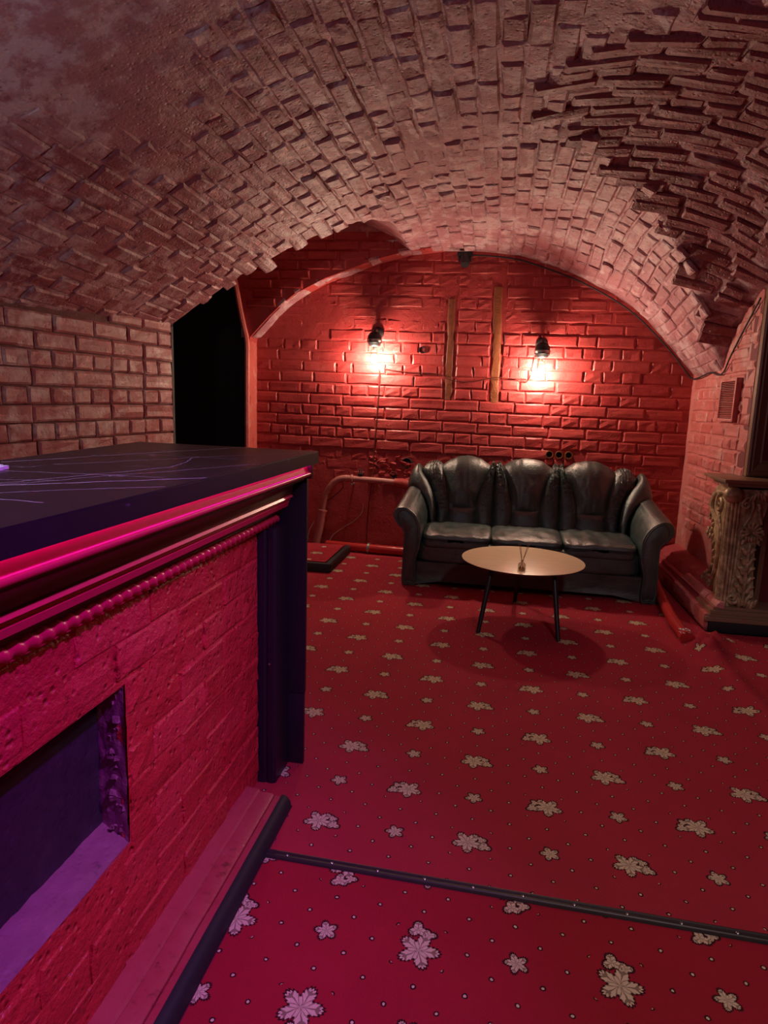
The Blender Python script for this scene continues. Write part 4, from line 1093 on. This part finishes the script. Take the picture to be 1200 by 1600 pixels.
# side cheek with S outline, in the Y-z plane, X 1.45..1.56
out = [(4.30, .90), (4.50, .905), (4.60, .875), (4.69, .80), (4.72, .73), (4.66, .672), (4.585, .62), (4.57, .56), (4.55, .50), (4.51, .44), (4.505, .36), (4.525, .30), (4.60, .25), (4.69, .205), (4.70, .170), (4.62, .162), (4.30, .16)]
oc = smooth_curve([(a, b_, 0) for a, b_ in out[1:-1]], 4); oc = [(4.30, .90)] + [(p.x, p.y) for p in oc] + [(4.30, .16)]
MB().extrude(oc, lambda a, b_, t: (t, a, b_), 1.475, 1.560, 1).build('side_cheek', G, fpz, smooth=25)
def spiral(cu, cv, r0, turns, start, sgn=1, n=40, shrink=.12):
    return [(cu + r0*(1-(1-shrink)*k/n)*math.cos(start+sgn*turns*2*PI*k/n), cv + r0*(1-(1-shrink)*k/n)*math.sin(start+sgn*turns*2*PI*k/n)) for k in range(n+1)]
side = lambda L, x=1.470: [(x, a, b_) for a, b_ in L]
front = lambda L, y=4.195: [(a, y, b_) for a, b_ in L]
top_sp = spiral(4.490, .775, .066, 1.5, PI*.5, -1); bot_sp = spiral(4.535, .222, .052, 1.4, 0, 1)
S1 = smooth_curve([(4.36, .855, 0), (4.45, .850, 0), (4.55, .838, 0), (4.63, .785, 0), (4.635, .725, 0), (4.565, .675, 0), (4.47, .635, 0), (4.425, .58, 0), (4.418, .48, 0), (4.43, .38, 0), (4.455, .30, 0), (4.51, .262, 0), (4.57, .240, 0), (4.587, .222, 0)], 5)
MB().tube(side([(p.x, p.y) for p in S1]), lambda t: .016, 8).build('scroll_rib', G, fpz)
MB().tube(side(top_sp), lambda t: .0165*(1-.45*t), 8).build('scroll', G, fpz); MB().tube(side(bot_sp), lambda t: .0165*(1-.45*t), 8).build('scroll', G, fpz)
S2 = smooth_curve([(4.62, .86, 0), (4.71, .79, 0), (4.715, .73, 0), (4.65, .665, 0)], 5)
MB().tube(side([(p.x, p.y) for p in S2], 1.50), lambda t: .014, 8).build('scroll_rib', G, fpz)
def blob(b, c, ax, ln, wd, th, nrm_):
    """leaf lobe: tapering ellipsoid along ax"""
    ax = Vector(ax).normalized(); nrm_ = Vector(nrm_).normalized(); sd = ax.cross(nrm_).normalized()
    bm = bmesh.new(); bmesh.ops.create_uvsphere(bm, u_segments=10, v_segments=7, radius=1)
    for v in bm.verts:
        t = v.co.x
        k = 1 - .35*t
        v.co = Vector(c) + ax*(t*ln) + sd*(v.co.y*wd*k) + nrm_*(v.co.z*th*k + .35*th*t*t)
    b.bm(bm)
# leafy outer edge of the cheek
b = MB(); rd = random.Random(2)
edge = [(4.66, .66), (4.61, .625), (4.60, .59), (4.61, .555), (4.58, .515), (4.55, .47), (4.53, .42), (4.52, .37), (4.53, .32), (4.56, .285), (4.61, .26), (4.66, .235), (4.70, .200)]
for k, (y, z) in enumerate(edge):
    blob(b, (1.485, y, z), (-.1, .6, -.9 if k < 9 else .2), .034, .018, .016, (-1, .3, .2)); blob(b, (1.475, y-.016, z+.018), (-.1, .5, -.8), .026, .012, .014, (-1, .2, .2))
b.build('leaf_border', G, fpz, smooth=80)
b = MB()
for k in range(7):
    a = 2*PI*k/7; blob(b, (1.480, 4.655+.026*math.cos(a), .545+.026*math.sin(a)), (-.25, math.cos(a), math.sin(a)), .022, .013, .012, (-1, 0, 0))
blob(b, (1.468, 4.655, .545), (0, 0, 1), .014, .014, .012, (-1, 0, 0)); b.build('rosette', G, fpz, smooth=80)
b = MB()
for k in range(6):
    y, z = 4.46-.016*k, .70-.026*k
    blob(b, (1.474, y+.03, z), (-.1, -.5, -1), .030, .014, .010, (-1, 0, 0))
b.build('acanthus_leaf', G, fpz, smooth=80)
# fluted corner strip (canted) from ball to plinth
for k, (dx, dy, r) in enumerate(((-.026, -.004, .009), (-.038, .016, .011), (-.042, .042, .010), (-.010, -.014, .009), (.008, -.014, .008))):
    MB().tube([(1.478+dx, 4.215+dy+.03*0, .16), (1.478+dx, 4.215+dy, .885)], r, 10).build('flute', G, fpz)
MB().add([(1.480, 4.31, .16), (1.438, 4.255, .16), (1.452, 4.212, .16), (1.53, 4.208, .16), (1.480, 4.31, .90), (1.438, 4.255, .90), (1.452, 4.212, .90), (1.53, 4.208, .90)], [(0, 1, 5, 4), (1, 2, 6, 5), (2, 3, 7, 6)]).build('canted_corner', G, fpz)
bm = bmesh.new(); bmesh.ops.create_uvsphere(bm, u_segments=24, v_segments=16, radius=.052)
MB().bm(bm, Matrix.Translation((1.440, 4.195, .866))).build('ball', G, fpz, smooth=80, label='smooth round gilt ball')
# front slab with acanthus relief, X-z plane at Y 4.2
fo = [(1.50, .90), (1.640, .90), (1.655, .84), (1.640, .74), (1.620, .64), (1.612, .52), (1.618, .40), (1.630, .28), (1.645, .20), (1.645, .160), (1.49, .160)]
MB().extrude(fo, lambda a, b_, t: (a, t, b_), 4.215, 4.448, 1).build('front_pilaster', G, fpz, smooth=25)
F1 = smooth_curve([(1.512, .835, 0), (1.535, .852, 0), (1.560, .835, 0), (1.566, .79, 0), (1.555, .735, 0), (1.530, .68, 0), (1.512, .62, 0), (1.508, .5, 0), (1.505, .36, 0), (1.500, .25, 0)], 5)
MB().tube(front([(p.x, p.y) for p in F1], 4.205), .009, 8).build('scroll_rib', G, fpz)
MB().tube(front(spiral(1.524, .808, .028, 1.4, PI*.6, 1), 4.200), lambda t: .010*(1-.4*t), 8).build('scroll', G, fpz)
MB().tube(front(spiral(1.508, .215, .040, 1.4, PI*.3, -1), 4.190), lambda t: .014*(1-.45*t), 8).build('scroll', G, fpz)
b = MB()                                                             # shell
for k in range(9):
    a = PI*(-.15 + 1.3*k/8); blob(b, (1.575+.030*math.cos(a), 4.200, .640+.030*math.sin(a)), (math.cos(a), -.25, math.sin(a)), .036, .011, .014, (0, -1, 0))
for k in range(5): blob(b, (1.545+.016*k, 4.198, .598), (0, -.1, -1), .020, .010, .012, (0, -1, 0))
for sx in (-1, 1):
    for k in range(3): blob(b, (1.575+sx*(.060-.008*k), 4.20, .640-.032*k), (sx*.5, -.2, -1), .022, .013, .013, (0, -1, 0))
b.build('carved_shell', G, fpz, smooth=80)
b = MB()                                                             # acanthus climbing the lower front
for k in range(6):
    z = .215 + .060*k; wd = 1-.06*k
    for sx in (-1, 1):
        blob(b, (1.570+sx*.024*wd, 4.205, z), (sx*.45, -.15, .9), .042*wd, .017, .020, (0, -1, 0))
        blob(b, (1.570+sx*.044*wd, 4.205, z+.016), (sx*.95, -.2, .35), .020*wd, .013, .018, (0, -1, 0))
    blob(b, (1.570, 4.198, z+.020), (0, -.15, 1), .036, .012, .018, (0, -1, 0))
b.build('acanthus_leaf', G, fpz, smooth=80)
b = MB()
for k in range(6): blob(b, (1.545+.018*k, 4.185, .19+.012*math.sin(k*1.3)), (.2*(k-2.5)/2.5, -.35, .9), .038, .013, .018, (0, -1, 0))
b.build('acanthus_leaf', G, fpz, smooth=80)
b = MB()
for k in range(5): blob(b, (1.552+.018*k, 4.205, .87-.010*abs(k-2)), (.5*(k-2)/2, -.1, -.8), .030, .011, .012, (0, -1, 0))
for k in range(4): blob(b, (1.600+.006*k, 4.205, .80-.030*k), (.4, -.1, -1), .026, .011, .012, (0, -1, 0))
b.build('leaf_cluster', G, fpz, smooth=80)
bm = bmesh.new(); bmesh.ops.create_uvsphere(bm, u_segments=16, v_segments=10, radius=.022)
MB().bm(bm, Matrix.Translation((1.628, 4.205, .885))).build('ball', G, fpz, smooth=80)
# inner jamb and firebox
MB().box((1.675, 4.30, .16), (1.705, 4.448, .90), .004).build('inner_jamb', M['frame_wood'], fpz)
MB().box((1.706, 4.36, .16), (3.0, 4.448, .92)).build('fire_panel', M['frame_red'], fpz, label='dark red panel inside the surround')
